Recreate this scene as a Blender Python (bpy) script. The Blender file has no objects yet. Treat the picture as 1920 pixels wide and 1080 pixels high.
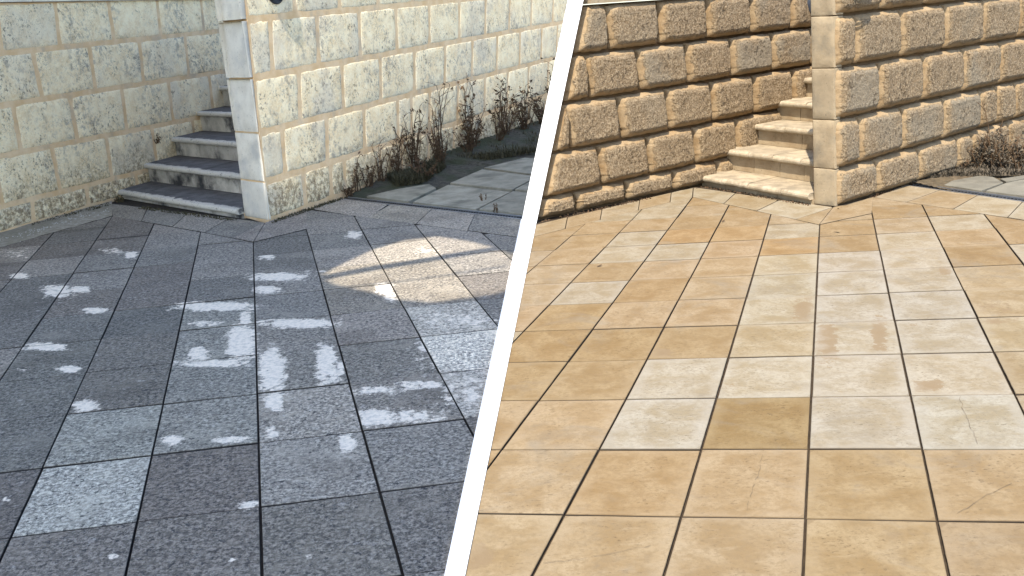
import bpy, bmesh, math, random
from mathutils import Vector, Matrix, noise
from mathutils.geometry import tessellate_polygon

# ------------------------------------------------------------------ camera, sky, sun, exposure
SC = bpy.context.scene
COL = SC.collection
R = math.radians
CAM_H, FPX, PITCH, ROLL = 1.6, 1800.0, R(16), R(-4)
SUN_AZ, SUN_EL = R(-107), R(55)             # compass of the direction TO the sun, measured from +x
SUN_DIR = Vector((math.cos(SUN_EL)*math.cos(SUN_AZ), math.cos(SUN_EL)*math.sin(SUN_AZ), math.sin(SUN_EL)))

cx, cu, cf = Vector((1, 0, 0)), Vector((0, math.sin(PITCH), math.cos(PITCH))), Vector((0, math.cos(PITCH), -math.sin(PITCH)))
CX = cx*math.cos(ROLL) + cu*math.sin(ROLL)
CU = cu*math.cos(ROLL) - cx*math.sin(ROLL)
CAMP = Vector((0, 0, CAM_H))
cam = bpy.data.objects.new('camera', bpy.data.cameras.new('camera'))
COL.objects.link(cam)
cam.data.sensor_width = 36.0
cam.data.lens = 36.0*FPX/1920
cam.data.clip_start, cam.data.clip_end = 0.05, 2000
m = Matrix((CX, CU, -cf)).transposed().to_4x4()
m.translation = CAMP
cam.matrix_world = m
SC.camera = cam

world = bpy.data.worlds.new('World')
SC.world = world
world.use_nodes = True
wn = world.node_tree.nodes
wn.clear()
sky = wn.new('ShaderNodeTexSky'); sky.sky_type = 'NISHITA'; sky.sun_disc = False
sky.sun_elevation = SUN_EL
sky.sun_rotation = math.pi/2 - SUN_AZ
bg = wn.new('ShaderNodeBackground'); bg.inputs['Strength'].default_value = 0.15
wo = wn.new('ShaderNodeOutputWorld')
world.node_tree.links.new(sky.outputs[0], bg.inputs[0])
world.node_tree.links.new(bg.outputs[0], wo.inputs[0])

sl = bpy.data.lights.new('sun', 'SUN')
sl.energy, sl.angle, sl.color = 3.0, R(0.53), (1.0, 0.91, 0.77)
sun = bpy.data.objects.new('sun', sl); COL.objects.link(sun)
sun.rotation_euler = SUN_DIR.to_track_quat('Z', 'Y').to_euler()
sun.location = (0, 0, 12)

SC.view_settings.view_transform = 'Standard'
SC.view_settings.look = 'None'
SC.view_settings.gamma = 1.0
SC.view_settings.exposure = 1.56
SC.cycles.max_bounces = 6

random.seed(7)

# ------------------------------------------------------------------ helpers
def ray(p):
    return CX*((p[0]-960)/FPX) + CU*((540-p[1])/FPX) + cf

def gnd(p, z=0.0):
    """point of the level z seen at a place of the 1920x1080 photograph"""
    d = ray(p)
    return CAMP + d*((z-CAM_H)/d.z)

def z2p(pts, s, ox, oy):
    return [(x*s+ox, y*s+oy) for x, y in pts]

def n3(v, s, o=0.0):
    return noise.noise(Vector((v[0]*s+o, v[1]*s+o*1.7, v[2]*s-o)))

def srgb(r, g, b):
    f = lambda c: (c/255/12.92) if c <= 10 else ((c/255+0.055)/1.055)**2.4
    return (f(r), f(g), f(b))

def tag(o, label=None, cat=None, group=None, kind=None):
    if label: o['label'] = label
    if cat: o['category'] = cat
    if group: o['group'] = group
    if kind: o['kind'] = kind
    return o

def empty(name, loc):
    o = bpy.data.objects.new(name, None); COL.objects.link(o)
    o.empty_display_size = 0.2
    o.location = loc
    return o

def wloc(o):
    v = Vector(o.location)
    while o.parent:
        o = o.parent; v = v + Vector(o.location)
    return v

def mesh(name, verts, faces, mat, parent=None, smooth=False, attrs=None, color=None):
    """one mesh object; verts in world metres, origin put at their base centre"""
    n = len(verts)
    c = Vector((sum(v[0] for v in verts)/n, sum(v[1] for v in verts)/n, min(v[2] for v in verts)))
    me = bpy.data.meshes.new(name)
    me.from_pydata([Vector(v)-c for v in verts], [], faces)
    if smooth:
        me.polygons.foreach_set('use_smooth', [True]*len(me.polygons))
    for k, vals in (attrs or {}).items():
        me.attributes.new(k, 'FLOAT', 'POINT').data.foreach_set('value', vals)
    me.materials.append(mat)
    me.update()
    o = bpy.data.objects.new(name, me); COL.objects.link(o)
    if parent is not None:
        o.parent = parent
        o.location = c - wloc(parent)
    else:
        o.location = c
    if color: o.color = (*color, 1)
    return o

class MB:
    def __init__(s): s.v, s.f = [], []
    def poly_prism(s, pts, z0, z1):
        b = len(s.v); n = len(pts)
        s.v += [(p[0], p[1], z0) for p in pts] + [(p[0], p[1], z1) for p in pts]
        s.f += [tuple(b+n+i for i in range(n)), tuple(b+n-1-i for i in range(n))]
        s.f += [(b+i, b+(i+1) % n, b+n+(i+1) % n, b+n+i) for i in range(n)]
    def hexa(s, q):      # 8 points, bottom 4 then top 4
        b = len(s.v); s.v += [tuple(p) for p in q]
        for f in ((3, 2, 1, 0), (4, 5, 6, 7), (0, 1, 5, 4), (1, 2, 6, 5), (2, 3, 7, 6), (3, 0, 4, 7)):
            s.f.append(tuple(b+i for i in f))
    def tube(s, pts, r0, r1, k=4):
        b = len(s.v); n = len(pts)
        for i, p in enumerate(pts):
            d = (pts[min(i+1, n-1)]-pts[max(i-1, 0)]).normalized()
            a = d.cross(Vector((0.31, 0.77, 0.55))).normalized(); c = d.cross(a)
            r = r0+(r1-r0)*i/max(1, n-1)
            for j in range(k):
                t = 2*math.pi*j/k
                s.v.append(tuple(p+a*(r*math.cos(t))+c*(r*math.sin(t))))
        for i in range(n-1):
            for j in range(k):
                s.f.append((b+i*k+j, b+i*k+(j+1) % k, b+(i+1)*k+(j+1) % k, b+(i+1)*k+j))
    def lathe(s, prof, o, ax, e1, e2, k=28):
        b = len(s.v)
        for (r, h) in prof:
            for j in range(k):
                t = 2*math.pi*j/k
                s.v.append(tuple(o+ax*h+e1*(r*math.cos(t))+e2*(r*math.sin(t))))
        for i in range(len(prof)-1):
            for j in range(k):
                s.f.append((b+i*k+j, b+i*k+(j+1) % k, b+(i+1)*k+(j+1) % k, b+(i+1)*k+j))
    def build(s, name, mat, parent=None, smooth=False, color=None):
        return mesh(name, s.v, s.f, mat, parent, smooth, None, color)

def clip(poly, a, b):
    """keep the part of a polygon left of the line a->b"""
    out = []
    side = lambda p: (b[0]-a[0])*(p[1]-a[1])-(b[1]-a[1])*(p[0]-a[0])
    for i in range(len(poly)):
        p, q = poly[i], poly[(i+1) % len(poly)]
        sp, sq = side(p), side(q)
        if sp >= 0: out.append(p)
        if (sp >= 0) != (sq >= 0):
            t = sp/(sp-sq); out.append((p[0]+(q[0]-p[0])*t, p[1]+(q[1]-p[1])*t))
    return out

def area(poly):
    return sum(poly[i][0]*poly[(i+1) % len(poly)][1]-poly[(i+1) % len(poly)][0]*poly[i][1] for i in range(len(poly)))/2

def isect(a, d, b, e):
    """plan intersection of a+t*d and b+s*e"""
    det = d[0]*(-e[1])+e[0]*d[1]
    t = ((b[0]-a[0])*(-e[1])+e[0]*(b[1]-a[1]))/det
    return Vector((a[0]+d[0]*t, a[1]+d[1]*t, 0))

# ------------------------------------------------------------------ materials
class NT:
    """small node-tree writer"""
    def __init__(s, name):
        s.m = bpy.data.materials.new(name); s.m.use_nodes = True
        s.t = s.m.node_tree; s.t.nodes.clear()
        s.out = s.n('ShaderNodeOutputMaterial'); s.b = s.n('ShaderNodeBsdfPrincipled')
        s.l(s.b.outputs[0], s.out.inputs[0])
        s.b.inputs['Specular IOR Level'].default_value = 0.25
        g = s.n('ShaderNodeNewGeometry'); s.pos = g.outputs['Position']
        oi = s.n('ShaderNodeObjectInfo'); s.rand = oi.outputs['Random']; s.col = oi.outputs['Color']
    def n(s, k): return s.t.nodes.new(k)
    def l(s, a, b): s.t.links.new(a, b)
    def put(s, sock, v):
        if isinstance(v, bpy.types.NodeSocket): s.l(v, sock)
        elif isinstance(v, tuple) and len(v) == 3 and sock.type == 'RGBA': sock.default_value = (*v, 1)
        else: sock.default_value = v
    def noise(s, scale, detail=4, rough=0.6, vec=None, dist=0.0):
        n = s.n('ShaderNodeTexNoise'); n.inputs['Scale'].default_value = scale
        n.inputs['Detail'].default_value = detail; n.inputs['Roughness'].default_value = rough
        n.inputs['Distortion'].default_value = dist
        s.l(vec or s.pos, n.inputs['Vector']); return n.outputs['Fac']
    def voro(s, scale, feature='F1', vec=None, out='Distance'):
        n = s.n('ShaderNodeTexVoronoi'); n.feature = feature; n.inputs['Scale'].default_value = scale
        s.l(vec or s.pos, n.inputs['Vector']); return n.outputs[out]
    def ramp(s, f, a, b, lo=0.0, hi=1.0):
        n = s.n('ShaderNodeMapRange'); n.interpolation_type = 'SMOOTHSTEP'
        s.put(n.inputs['Value'], f)
        for k, v in (('From Min', a), ('From Max', b), ('To Min', lo), ('To Max', hi)): s.put(n.inputs[k], v)
        return n.outputs[0]
    def math(s, op, a, b=0.0):
        n = s.n('ShaderNodeMath'); n.operation = op; s.put(n.inputs[0], a); s.put(n.inputs[1], b); return n.outputs[0]
    def mix(s, f, a, b, mode='MIX'):
        n = s.n('ShaderNodeMix'); n.data_type = 'RGBA'; n.blend_type = mode
        s.put(n.inputs[0], f); s.put(n.inputs[6], a); s.put(n.inputs[7], b); return n.outputs[2]
    def scale(s, v, f):
        n = s.n('ShaderNodeMapping'); n.inputs['Scale'].default_value = f; s.l(v, n.inputs['Vector']); return n.outputs[0]
    def attr(s, name):
        n = s.n('ShaderNodeAttribute'); n.attribute_name = name; return n.outputs['Fac']
    def bump(s, h, strength, dist, prev=None):
        n = s.n('ShaderNodeBump'); n.inputs['Strength'].default_value = strength; n.inputs['Distance'].default_value = dist
        s.l(h, n.inputs['Height'])
        if prev: s.l(prev, n.inputs['Normal'])
        return n.outputs[0]
    def done(s, col, rough=0.9, nrm=None):
        s.put(s.b.inputs['Base Color'], col); s.put(s.b.inputs['Roughness'], rough)
        if nrm: s.l(nrm, s.b.inputs['Normal'])
        return s.m

def mat_plain(name, col, rough=0.8, var=0.15, sc=14, bump=0.15, metal=0.0):
    t = NT(name)
    c = t.mix(t.ramp(t.noise(sc, 5), 0.3, 0.7), tuple(x*(1-var) for x in col), tuple(min(1, x*(1+var)) for x in col))
    t.b.inputs['Metallic'].default_value = metal
    return t.done(c, rough, t.bump(t.noise(sc*5, 4), bump, 0.004))

def mat_pale_stone():
    """unwashed limestone block: chalky cream, pitted, grey-black lichen specks in patches, brown splash near the ground"""
    t = NT('pale_limestone')
    big = t.noise(2.2, 4); mid = t.noise(9, 5); fine = t.noise(52, 6, 0.72); pit = t.noise(34, 4, 0.68)
    c = t.mix(t.ramp(mid, 0.32, 0.68), (0.80, 0.63, 0.37), (0.94, 0.81, 0.54))
    c = t.mix(t.ramp(fine, 0.45, 0.62, 0, 0.6), c, (0.97, 0.87, 0.64))
    grey = t.math('MULTIPLY', t.ramp(t.rand, 0.45, 0.95), t.ramp(big, 0.42, 0.6))
    c = t.mix(t.math('MULTIPLY', grey, 0.45), c, (0.54, 0.51, 0.44))
    patch = t.ramp(t.noise(4.2, 5, 0.65), 0.44, 0.62)
    speck = t.math('MULTIPLY', t.ramp(pit, 0.53, 0.62), t.ramp(patch, 0, 1, 0.12, 1.0))
    c = t.mix(t.math('MULTIPLY', speck, 0.75), c, (0.19, 0.165, 0.13))
    c = t.mix(t.math('MULTIPLY', t.ramp(t.noise(15, 7, 0.75), 0.47, 0.62), t.ramp(t.noise(1.9, 4), 0.43, 0.62, 0, 0.72)), c, (0.30, 0.275, 0.23))
    lich = t.math('MULTIPLY', t.ramp(t.noise(80, 3, 0.7), 0.55, 0.63), t.ramp(t.noise(3.1, 4), 0.46, 0.66))
    c = t.mix(t.math('MULTIPLY', lich, 0.7), c, (0.10, 0.10, 0.10))
    sep = t.n('ShaderNodeSeparateXYZ'); t.l(t.pos, sep.inputs[0])
    low = t.math('ADD', sep.outputs['Z'], t.math('MULTIPLY', t.noise(3.5, 6, 0.7), 0.55))
    spl = t.math('MULTIPLY', t.ramp(low, 0.36, 0.86, 1, 0), t.ramp(t.noise(24, 5, 0.75), 0.40, 0.60))
    c = t.mix(t.math('MULTIPLY', spl, 0.85), c, (0.20, 0.135, 0.07))
    b = t.bump(t.math('SUBTRACT', fine, t.math('MULTIPLY', speck, 0.8)), 0.55, 0.009)
    return t.done(c, 0.95, b)

def mat_warm_stone():
    """pressure-washed limestone: pitted, granular face inside a smoother sloped margin"""
    t = NT('washed_limestone')
    big = t.noise(2.5, 4); mid = t.noise(11, 6, 0.65); fine = t.noise(70, 5, 0.72); pit = t.noise(33, 5, 0.66)
    face = t.ramp(t.math('ADD', t.attr('face'), t.math('MULTIPLY', t.math('SUBTRACT', t.noise(16, 6, 0.7), 0.5), 1.6)), 0.42, 0.80)
    a = t.mix(t.rand, (0.225, 0.145, 0.07), (0.265, 0.188, 0.105))
    c = t.mix(t.ramp(mid, 0.3, 0.7), a, (0.30, 0.222, 0.132))
    g = t.mix(t.ramp(fine, 0.40, 0.64), (0.155, 0.107, 0.06), (0.385, 0.30, 0.195))
    c = t.mix(t.math('MULTIPLY', face, 0.85), c, g)
    grey = t.math('MULTIPLY', t.ramp(t.rand, 0.5, 0.95), t.ramp(big, 0.40, 0.6))
    c = t.mix(t.math('MULTIPLY', t.math('MULTIPLY', grey, face), 0.55), c, (0.235, 0.21, 0.16))
    hole = t.math('MULTIPLY', t.math('MULTIPLY', t.ramp(pit, 0.56, 0.66), face), t.ramp(t.noise(4.5, 3), 0.40, 0.60, 0.15, 1.0))
    c = t.mix(t.math('MULTIPLY', hole, 0.55), c, (0.07, 0.048, 0.03))
    h = t.math('SUBTRACT', fine, hole)
    b = t.bump(t.math('MULTIPLY', h, t.ramp(face, 0, 1, 0.25, 1.0)), 1.0, 0.02)
    return t.done(c, 0.95, b)

def mat_mortar(name, a, b, dark, amt):
    t = NT(name)
    c = t.mix(t.ramp(t.noise(7, 5), 0.3, 0.7), a, b)
    c = t.mix(t.math('MULTIPLY', t.ramp(t.noise(4, 5), 0.5, 0.7), amt), c, dark)
    return t.done(c, 0.95, t.bump(t.noise(90, 4), 0.4, 0.004))

def mat_smooth_stone(name, a, b, stain, amt):
    t = NT(name)
    c = t.mix(t.ramp(t.noise(6, 6), 0.3, 0.7), a, b)
    c = t.mix(t.math('MULTIPLY', t.ramp(t.noise(3.2, 5), 0.48, 0.7), amt), c, stain)
    c = t.mix(t.ramp(t.rand, 0, 1, 0, 0.25), c, stain)
    c = t.mix(t.ramp(t.noise(55, 3), 0.64, 0.7, 0, 0.5), c, tuple(x*0.35 for x in stain))
    return t.done(c, 0.9, t.bump(t.noise(45, 5), 0.45, 0.006))

def mat_dirty_tile():
    """algae-blackened paver: tint from the tile, black pits, pale scuffs where the crust has come off"""
    t = NT('blackened_paver')
    fine = t.noise(58, 5, 0.78); mid = t.noise(11, 7, 0.72); big = t.noise(3.3, 4)
    mott = t.noise(32, 5, 0.7)
    dark = t.mix(1.0, t.col, (0.30, 0.30, 0.31), 'MULTIPLY'); lite = t.mix(1.0, t.col, (2.2, 2.2, 2.2), 'MULTIPLY')
    c = t.mix(t.ramp(fine, 0.36, 0.64), dark, lite)
    c = t.mix(t.ramp(mott, 0.46, 0.64, 0, 0.75), c, t.mix(1.0, t.col, (0.55, 0.54, 0.54), 'MULTIPLY'))
    c = t.mix(t.ramp(mid, 0.5, 0.7, 0, 0.6), c, t.mix(1.0, t.col, (1.75, 1.72, 1.66), 'MULTIPLY'))
    c = t.mix(t.ramp(big, 0.5, 0.70, 0, 0.5), c, t.mix(1.0, t.col, (1.65, 1.64, 1.6), 'MULTIPLY'))
    c = t.mix(t.ramp(t.noise(1.7, 5, 0.6), 0.5, 0.68, 0, 0.45), c, t.mix(1.0, t.col, (0.55, 0.52, 0.5), 'MULTIPLY'))
    c = t.mix(t.math('MULTIPLY', t.ramp(t.noise(40, 4, 0.72), 0.555, 0.625, 0, 0.9), t.ramp(t.noise(5, 4), 0.36, 0.58, 0.3, 1.0)), c, (0.03, 0.031, 0.034))
    c = t.mix(t.ramp(t.noise(140, 4, 0.8), 0.56, 0.68, 0, 0.55), c, (0.42, 0.40, 0.37))
    c = t.mix(t.math('MULTIPLY', t.ramp(t.noise(21, 7, 0.78), 0.55, 0.68), t.ramp(t.noise(2.9, 4), 0.45, 0.62, 0, 0.8)), c, (0.50, 0.47, 0.42))
    w = t.attr('wear')
    rag = t.math('ADD', w, t.math('MULTIPLY', t.math('SUBTRACT', t.noise(17, 8, 0.75), 0.5), 2.6))
    rag = t.math('MULTIPLY', rag, t.ramp(w, 0.02, 0.25))
    wm = t.ramp(rag, 0.46, 0.74)
    wc = t.mix(t.ramp(t.noise(40, 4), 0.4, 0.66), (0.90, 0.80, 0.66), (0.68, 0.62, 0.52))
    c = t.mix(t.math('MULTIPLY', wm, 0.92), c, wc)
    e = t.math('ADD', t.attr('rim'), t.math('MULTIPLY', t.math('SUBTRACT', t.noise(8, 7, 0.75), 0.66), 3.2))
    c = t.mix(t.ramp(e, 0.6, 1.15, 0, 0.55), c, (0.50, 0.47, 0.42))
    c = t.mix(t.attr('joint'), c, (0.022, 0.02, 0.019))
    b = t.bump(fine, 0.8, 0.009)
    return t.done(c, t.ramp(mid, 0.3, 0.7, 0.7, 0.95), b)

def mat_clean_tile():
    """washed sandstone-coloured paver"""
    t = NT('washed_paver')
    mid = t.noise(5.5, 6, 0.62, dist=0.4); fine = t.noise(48, 6, 0.75); stre = t.noise(12, 6, 0.68, vec=t.scale(t.pos, (0.6, 2.2, 1)), dist=0.3); mot = t.noise(19, 6, 0.7)
    mul = lambda f: t.mix(1.0, t.col, f, 'MULTIPLY')
    c = t.mix(t.ramp(mid, 0.34, 0.68), mul((0.82, 0.75, 0.63)), mul((1.11, 1.14, 1.20)))
    c = t.mix(t.ramp(stre, 0.52, 0.70, 0, 0.5), c, mul((1.14, 1.18, 1.28)))
    c = t.mix(t.ramp(mot, 0.49, 0.66, 0, 0.6), c, mul((0.76, 0.71, 0.63)))
    c = t.mix(t.ramp(fine, 0.44, 0.64, 0, 0.6), c, mul((0.72, 0.69, 0.64)))
    c = t.mix(t.math('MULTIPLY', t.ramp(t.noise(60, 4, 0.72, vec=t.scale(t.pos, (0.7, 1.5, 1))), 0.565, 0.645, 0, 0.85), t.ramp(t.noise(4.2, 4), 0.40, 0.60, 0.15, 1.0)), c, mul((0.42, 0.38, 0.34)))
    w = t.attr('wear')
    rag = t.math('ADD', w, t.math('MULTIPLY', t.math('SUBTRACT', t.noise(17, 8, 0.74), 0.5), 2.4))
    rag = t.math('MULTIPLY', rag, t.ramp(w, 0.02, 0.25))
    c = t.mix(t.ramp(rag, 0.46, 0.66, 0, 0.85), c, (0.18, 0.128, 0.072))
    e = t.math('ADD', t.attr('rim'), t.math('MULTIPLY', t.math('SUBTRACT', t.noise(5, 7, 0.75), 0.5), 3.0))
    c = t.mix(t.ramp(e, 0.25, 1.1, 0, 0.5), c, mul((1.08, 1.13, 1.26)))
    c = t.mix(t.ramp(t.attr('rim'), 0.93, 1.0, 0, 0.5), c, mul((0.55, 0.50, 0.45)))
    c = t.mix(t.ramp(t.noise(2.4, 6, 0.66, dist=0.8), 0.52, 0.72, 0, 0.5), c, (0.17, 0.145, 0.108))
    c = t.mix(t.attr('joint'), c, (0.030, 0.022, 0.015))
    return t.done(c, 0.85, t.bump(fine, 0.5, 0.004))

def mat_tread(name, base, edge, speck, amt):
    t = NT(name)
    c = t.mix(t.ramp(t.noise(8, 5), 0.3, 0.7), tuple(x*0.7 for x in base), tuple(x*1.25 for x in base))
    c = t.mix(t.ramp(t.rand, 0, 1, 0, 0.35), c, tuple(x*0.8 for x in base))
    w = t.math('ADD', t.attr('wear'), t.math('MULTIPLY', t.math('SUBTRACT', t.noise(9, 7, 0.75), 0.5), 2.6))
    c = t.mix(t.ramp(w, 0.45, 0.75, 0, 0.9), c, edge)
    c = t.mix(t.ramp(t.noise(60, 3), 0.6, 0.68, 0, amt), c, speck)
    return t.done(c, 0.85, t.bump(t.noise(50, 5), 0.4, 0.005))

def mat_leaf(name, a, b):
    t = NT(name)
    c = t.mix(t.ramp(t.noise(30, 2), 0.3, 0.7), a, b)
    return t.done(c, 0.8)

def mat_soil(name, a, b, green, g):
    t = NT(name)
    c = t.mix(t.ramp(t.noise(18, 6, 0.75), 0.35, 0.68), a, b)
    c = t.mix(t.math('MULTIPLY', t.ramp(t.noise(2.4, 5), 0.42, 0.62), g), c, green)
    return t.done(c, 1.0, t.bump(t.noise(70, 5, 0.8), 0.9, 0.015))

M = {
    'pale': mat_pale_stone(), 'warm': mat_warm_stone(),
    'mortar_pale': mat_mortar('buff_mortar', (0.66, 0.45, 0.24), (0.77, 0.58, 0.36), (0.46, 0.38, 0.28), 0.7),
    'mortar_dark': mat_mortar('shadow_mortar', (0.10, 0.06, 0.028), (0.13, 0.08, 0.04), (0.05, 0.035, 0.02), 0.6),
    'end_pale': mat_smooth_stone('smooth_pale_stone', (0.66, 0.60, 0.48), (0.80, 0.74, 0.61), (0.48, 0.46, 0.41), 0.75),
    'end_warm': mat_smooth_stone('smooth_warm_stone', (0.26, 0.20, 0.125), (0.34, 0.27, 0.175), (0.17, 0.145, 0.105), 0.8),
    'tile_dirty': mat_dirty_tile(), 'tile_clean': mat_clean_tile(),
    'tread_dirty': mat_tread('blackened_tread', (0.115, 0.113, 0.113), (0.58, 0.55, 0.48), (0.02, 0.02, 0.02), 0.7),
    'riser_dirty': mat_smooth_stone('stained_riser', (0.40, 0.37, 0.31), (0.66, 0.61, 0.52), (0.045, 0.045, 0.047), 1.0),
    'tread_clean': mat_tread('washed_tread', (0.335, 0.275, 0.19), (0.40, 0.34, 0.25), (0.17, 0.11, 0.055), 0.4),
    'riser_clean': mat_smooth_stone('washed_riser', (0.27, 0.20, 0.12), (0.36, 0.285, 0.185), (0.17, 0.115, 0.06), 0.6),
    'white': mat_plain('divider_white', (0.82, 0.82, 0.82), 0.7, 0.02, 9, 0.05),
    'bed': mat_plain('dark_joint_sand', (0.030, 0.026, 0.022), 1.0, 0.3, 30),
    'bed_clean': mat_plain('brown_joint_sand', (0.040, 0.028, 0.017), 1.0, 0.3, 30),
    'gravel': mat_soil('pale_grit', (0.28, 0.26, 0.21), (0.46, 0.43, 0.37), (0.22, 0.205, 0.15), 0.5),
    'ground': mat_soil('dry_soil', (0.16, 0.12, 0.08), (0.26, 0.20, 0.13), (0.10, 0.11, 0.05), 0.4),
    'soil': mat_soil('dark_mossy_soil', (0.05, 0.045, 0.035), (0.12, 0.11, 0.085), (0.05, 0.06, 0.03), 0.8),
    'soil_dry': mat_soil('brown_dry_soil', (0.085, 0.062, 0.038), (0.17, 0.125, 0.075), (0.06, 0.055, 0.03), 0.4),
    'slab_dirty': mat_smooth_stone('mossy_slab', (0.27, 0.25, 0.19), (0.40, 0.37, 0.29), (0.13, 0.125, 0.095), 0.8),
    'slab_grey': mat_smooth_stone('grey_slab', (0.15, 0.14, 0.11), (0.20, 0.185, 0.145), (0.09, 0.08, 0.06), 0.7),
    'metal': mat_plain('dull_steel', (0.35, 0.36, 0.38), 0.45, 0.1, 40, 0.05, 0.9),
    'black': mat_plain('black_channel', (0.012, 0.013, 0.016), 0.6, 0.2, 30),
    'lamp': mat_plain('charcoal_casting', (0.035, 0.042, 0.055), 0.5, 0.15, 40),
    'lens': mat_plain('frosted_lens', (0.11, 0.15, 0.21), 0.3, 0.1, 30, 0.0),
    'stem': mat_leaf('dry_stem', (0.07, 0.042, 0.022), (0.14, 0.09, 0.05)),
    'leaf': mat_leaf('withered_leaf', (0.05, 0.036, 0.018), (0.13, 0.075, 0.042)),
    'leaf_grey': mat_leaf('bleached_leaf', (0.03, 0.026, 0.018), (0.13, 0.105, 0.075)),
    'grass': mat_leaf('dull_grass', (0.04, 0.038, 0.02), (0.085, 0.075, 0.04)),
    'concrete': mat_plain('white_concrete', (0.7, 0.7, 0.68), 0.85),
    'crack': mat_plain('crack_dirt', (0.14, 0.10, 0.06), 1.0),
    'pebble': mat_plain('white_pebble', (0.6, 0.6, 0.57), 0.9),
}

# ------------------------------------------------------------------ large structure: ground sheet
s = 300
tag(mesh('ground', [(-s, -s, -0.09), (s, -s, -0.09), (s, s, -0.09), (-s, s, -0.09)], [(0, 1, 2, 3)], M['ground']), kind='structure')

# the white collage divider that parts the two courts (plan, metres)
LN_L = [gnd((834, 1080)), gnd((977, 413))]
LN_R = [gnd((862, 1080)), gnd((1007, 413))]
LN_M = [(LN_L[0]+LN_R[0])/2, (LN_L[1]+LN_R[1])/2]

# ------------------------------------------------------------------ paving
def homography(pairs):
    """plane-to-plane map through 4 or more (grid, pixel) pairs, least squares by normal equations"""
    n = 8
    A = [[0.0]*n for _ in range(n)]; B = [0.0]*n
    for (u, v), (x, y) in pairs:
        x /= 1000; y /= 1000
        for row, rhs in (([u, v, 1, 0, 0, 0, -x*u, -x*v], x), ([0, 0, 0, u, v, 1, -y*u, -y*v], y)):
            for i in range(n):
                B[i] += row[i]*rhs
                for j in range(n): A[i][j] += row[i]*row[j]
    for i in range(n):
        p = max(range(i, n), key=lambda r: abs(A[r][i])); A[i], A[p] = A[p], A[i]; B[i], B[p] = B[p], B[i]
        for r in range(i+1, n):
            f = A[r][i]/A[i][i]; B[r] -= f*B[i]
            for j in range(i, n): A[r][j] -= f*A[i][j]
    h = [0.0]*n
    for i in range(n-1, -1, -1):
        h[i] = (B[i]-sum(A[i][j]*h[j] for j in range(i+1, n)))/A[i][i]
    def f(u, v):
        w = h[6]*u+h[7]*v+1
        return gnd((1000*(h[0]*u+h[1]*v+h[2])/w, 1000*(h[3]*u+h[4]*v+h[5])/w))
    return f

GRID_A = {0: (-1, [(476.7, 514), (477, 557.7), (478.3, 606), (479.3, 664), (482.2, 736), (485, 829), (487, 950)]),
          -1: (-1, [(356.7, 527.7), (346.7, 570), (336.7, 619.3), (322.3, 680.7), (306, 755), (285, 853), (257.7, 980)]),
          -2: (-1, [(235, 540), (213, 582.3), (190, 635), (161.7, 698), (125, 777), (80.7, 876.7), (21.7, 1011.7)]),
          -3: (-1, [(109, 551), (79, 596.7), (41.7, 650.7)]),
          1: (0, [(605, 544), (619, 591), (634, 646.7), (656.7, 718), (678, 807), (712, 925)]),
          2: (-1, [(715, 496), (733, 530), (755, 577), (786.7, 632), (823, 701.7), (872, 788)]),
          3: (1, [(895, 562.7), (936.7, 613)])}
GRID_B = {0: (0, [(1532, 512), (1529.5, 554), (1525.6, 603), (1523, 664.7), (1520, 743), (1515.4, 841.4), (1511, 972)]),
          1: (-1, [(1650, 471), (1657, 506), (1666, 549), (1677, 599), (1690, 662.6), (1706.5, 742), (1728, 843), (1758, 976)]),
          2: (-1, [(1769, 465), (1787, 501), (1808, 544), (1832, 596), (1864, 661), (1903, 742)]),
          -1: (0, [(1410, 517), (1399.6, 559.5), (1384, 609), (1365, 669.6), (1344, 745), (1315.6, 841.5), (1278, 969)]),
          -2: (0, [(1294.7, 520.5), (1273, 562), (1244.8, 612), (1212.4, 672.8), (1174.9, 747.9), (1124.9, 843.6), (1058.7, 969)]),
          -3: (0, [(1182.5, 525.4), (1149.8, 568.7), (1111, 617), (1066, 676.7), (1011, 751.7), (940.8, 846)]),
          -4: (0, [(1068.9, 530.7), (1027.4, 572.5), (981, 621.4)])}
hA = homography([((k, r0+i), p) for k, (r0, ps) in GRID_A.items() for i, p in enumerate(ps)])
hB = homography([((k, r0+i), p) for k, (r0, ps) in GRID_B.items() for i, p in enumerate(ps)])

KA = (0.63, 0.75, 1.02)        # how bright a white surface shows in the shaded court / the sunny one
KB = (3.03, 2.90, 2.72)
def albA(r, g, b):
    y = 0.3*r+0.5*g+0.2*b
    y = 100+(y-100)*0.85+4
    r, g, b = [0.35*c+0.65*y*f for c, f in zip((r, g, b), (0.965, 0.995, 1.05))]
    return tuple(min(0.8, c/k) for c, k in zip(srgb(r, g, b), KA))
def albB(r, g, b):
    r, g, b = [0.8*c+0.2*m for c, m in zip((r, g, b), (222, 196, 156))]
    return tuple(min(0.8, c/k) for c, k in zip(srgb(r, g, b), KB))

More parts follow.
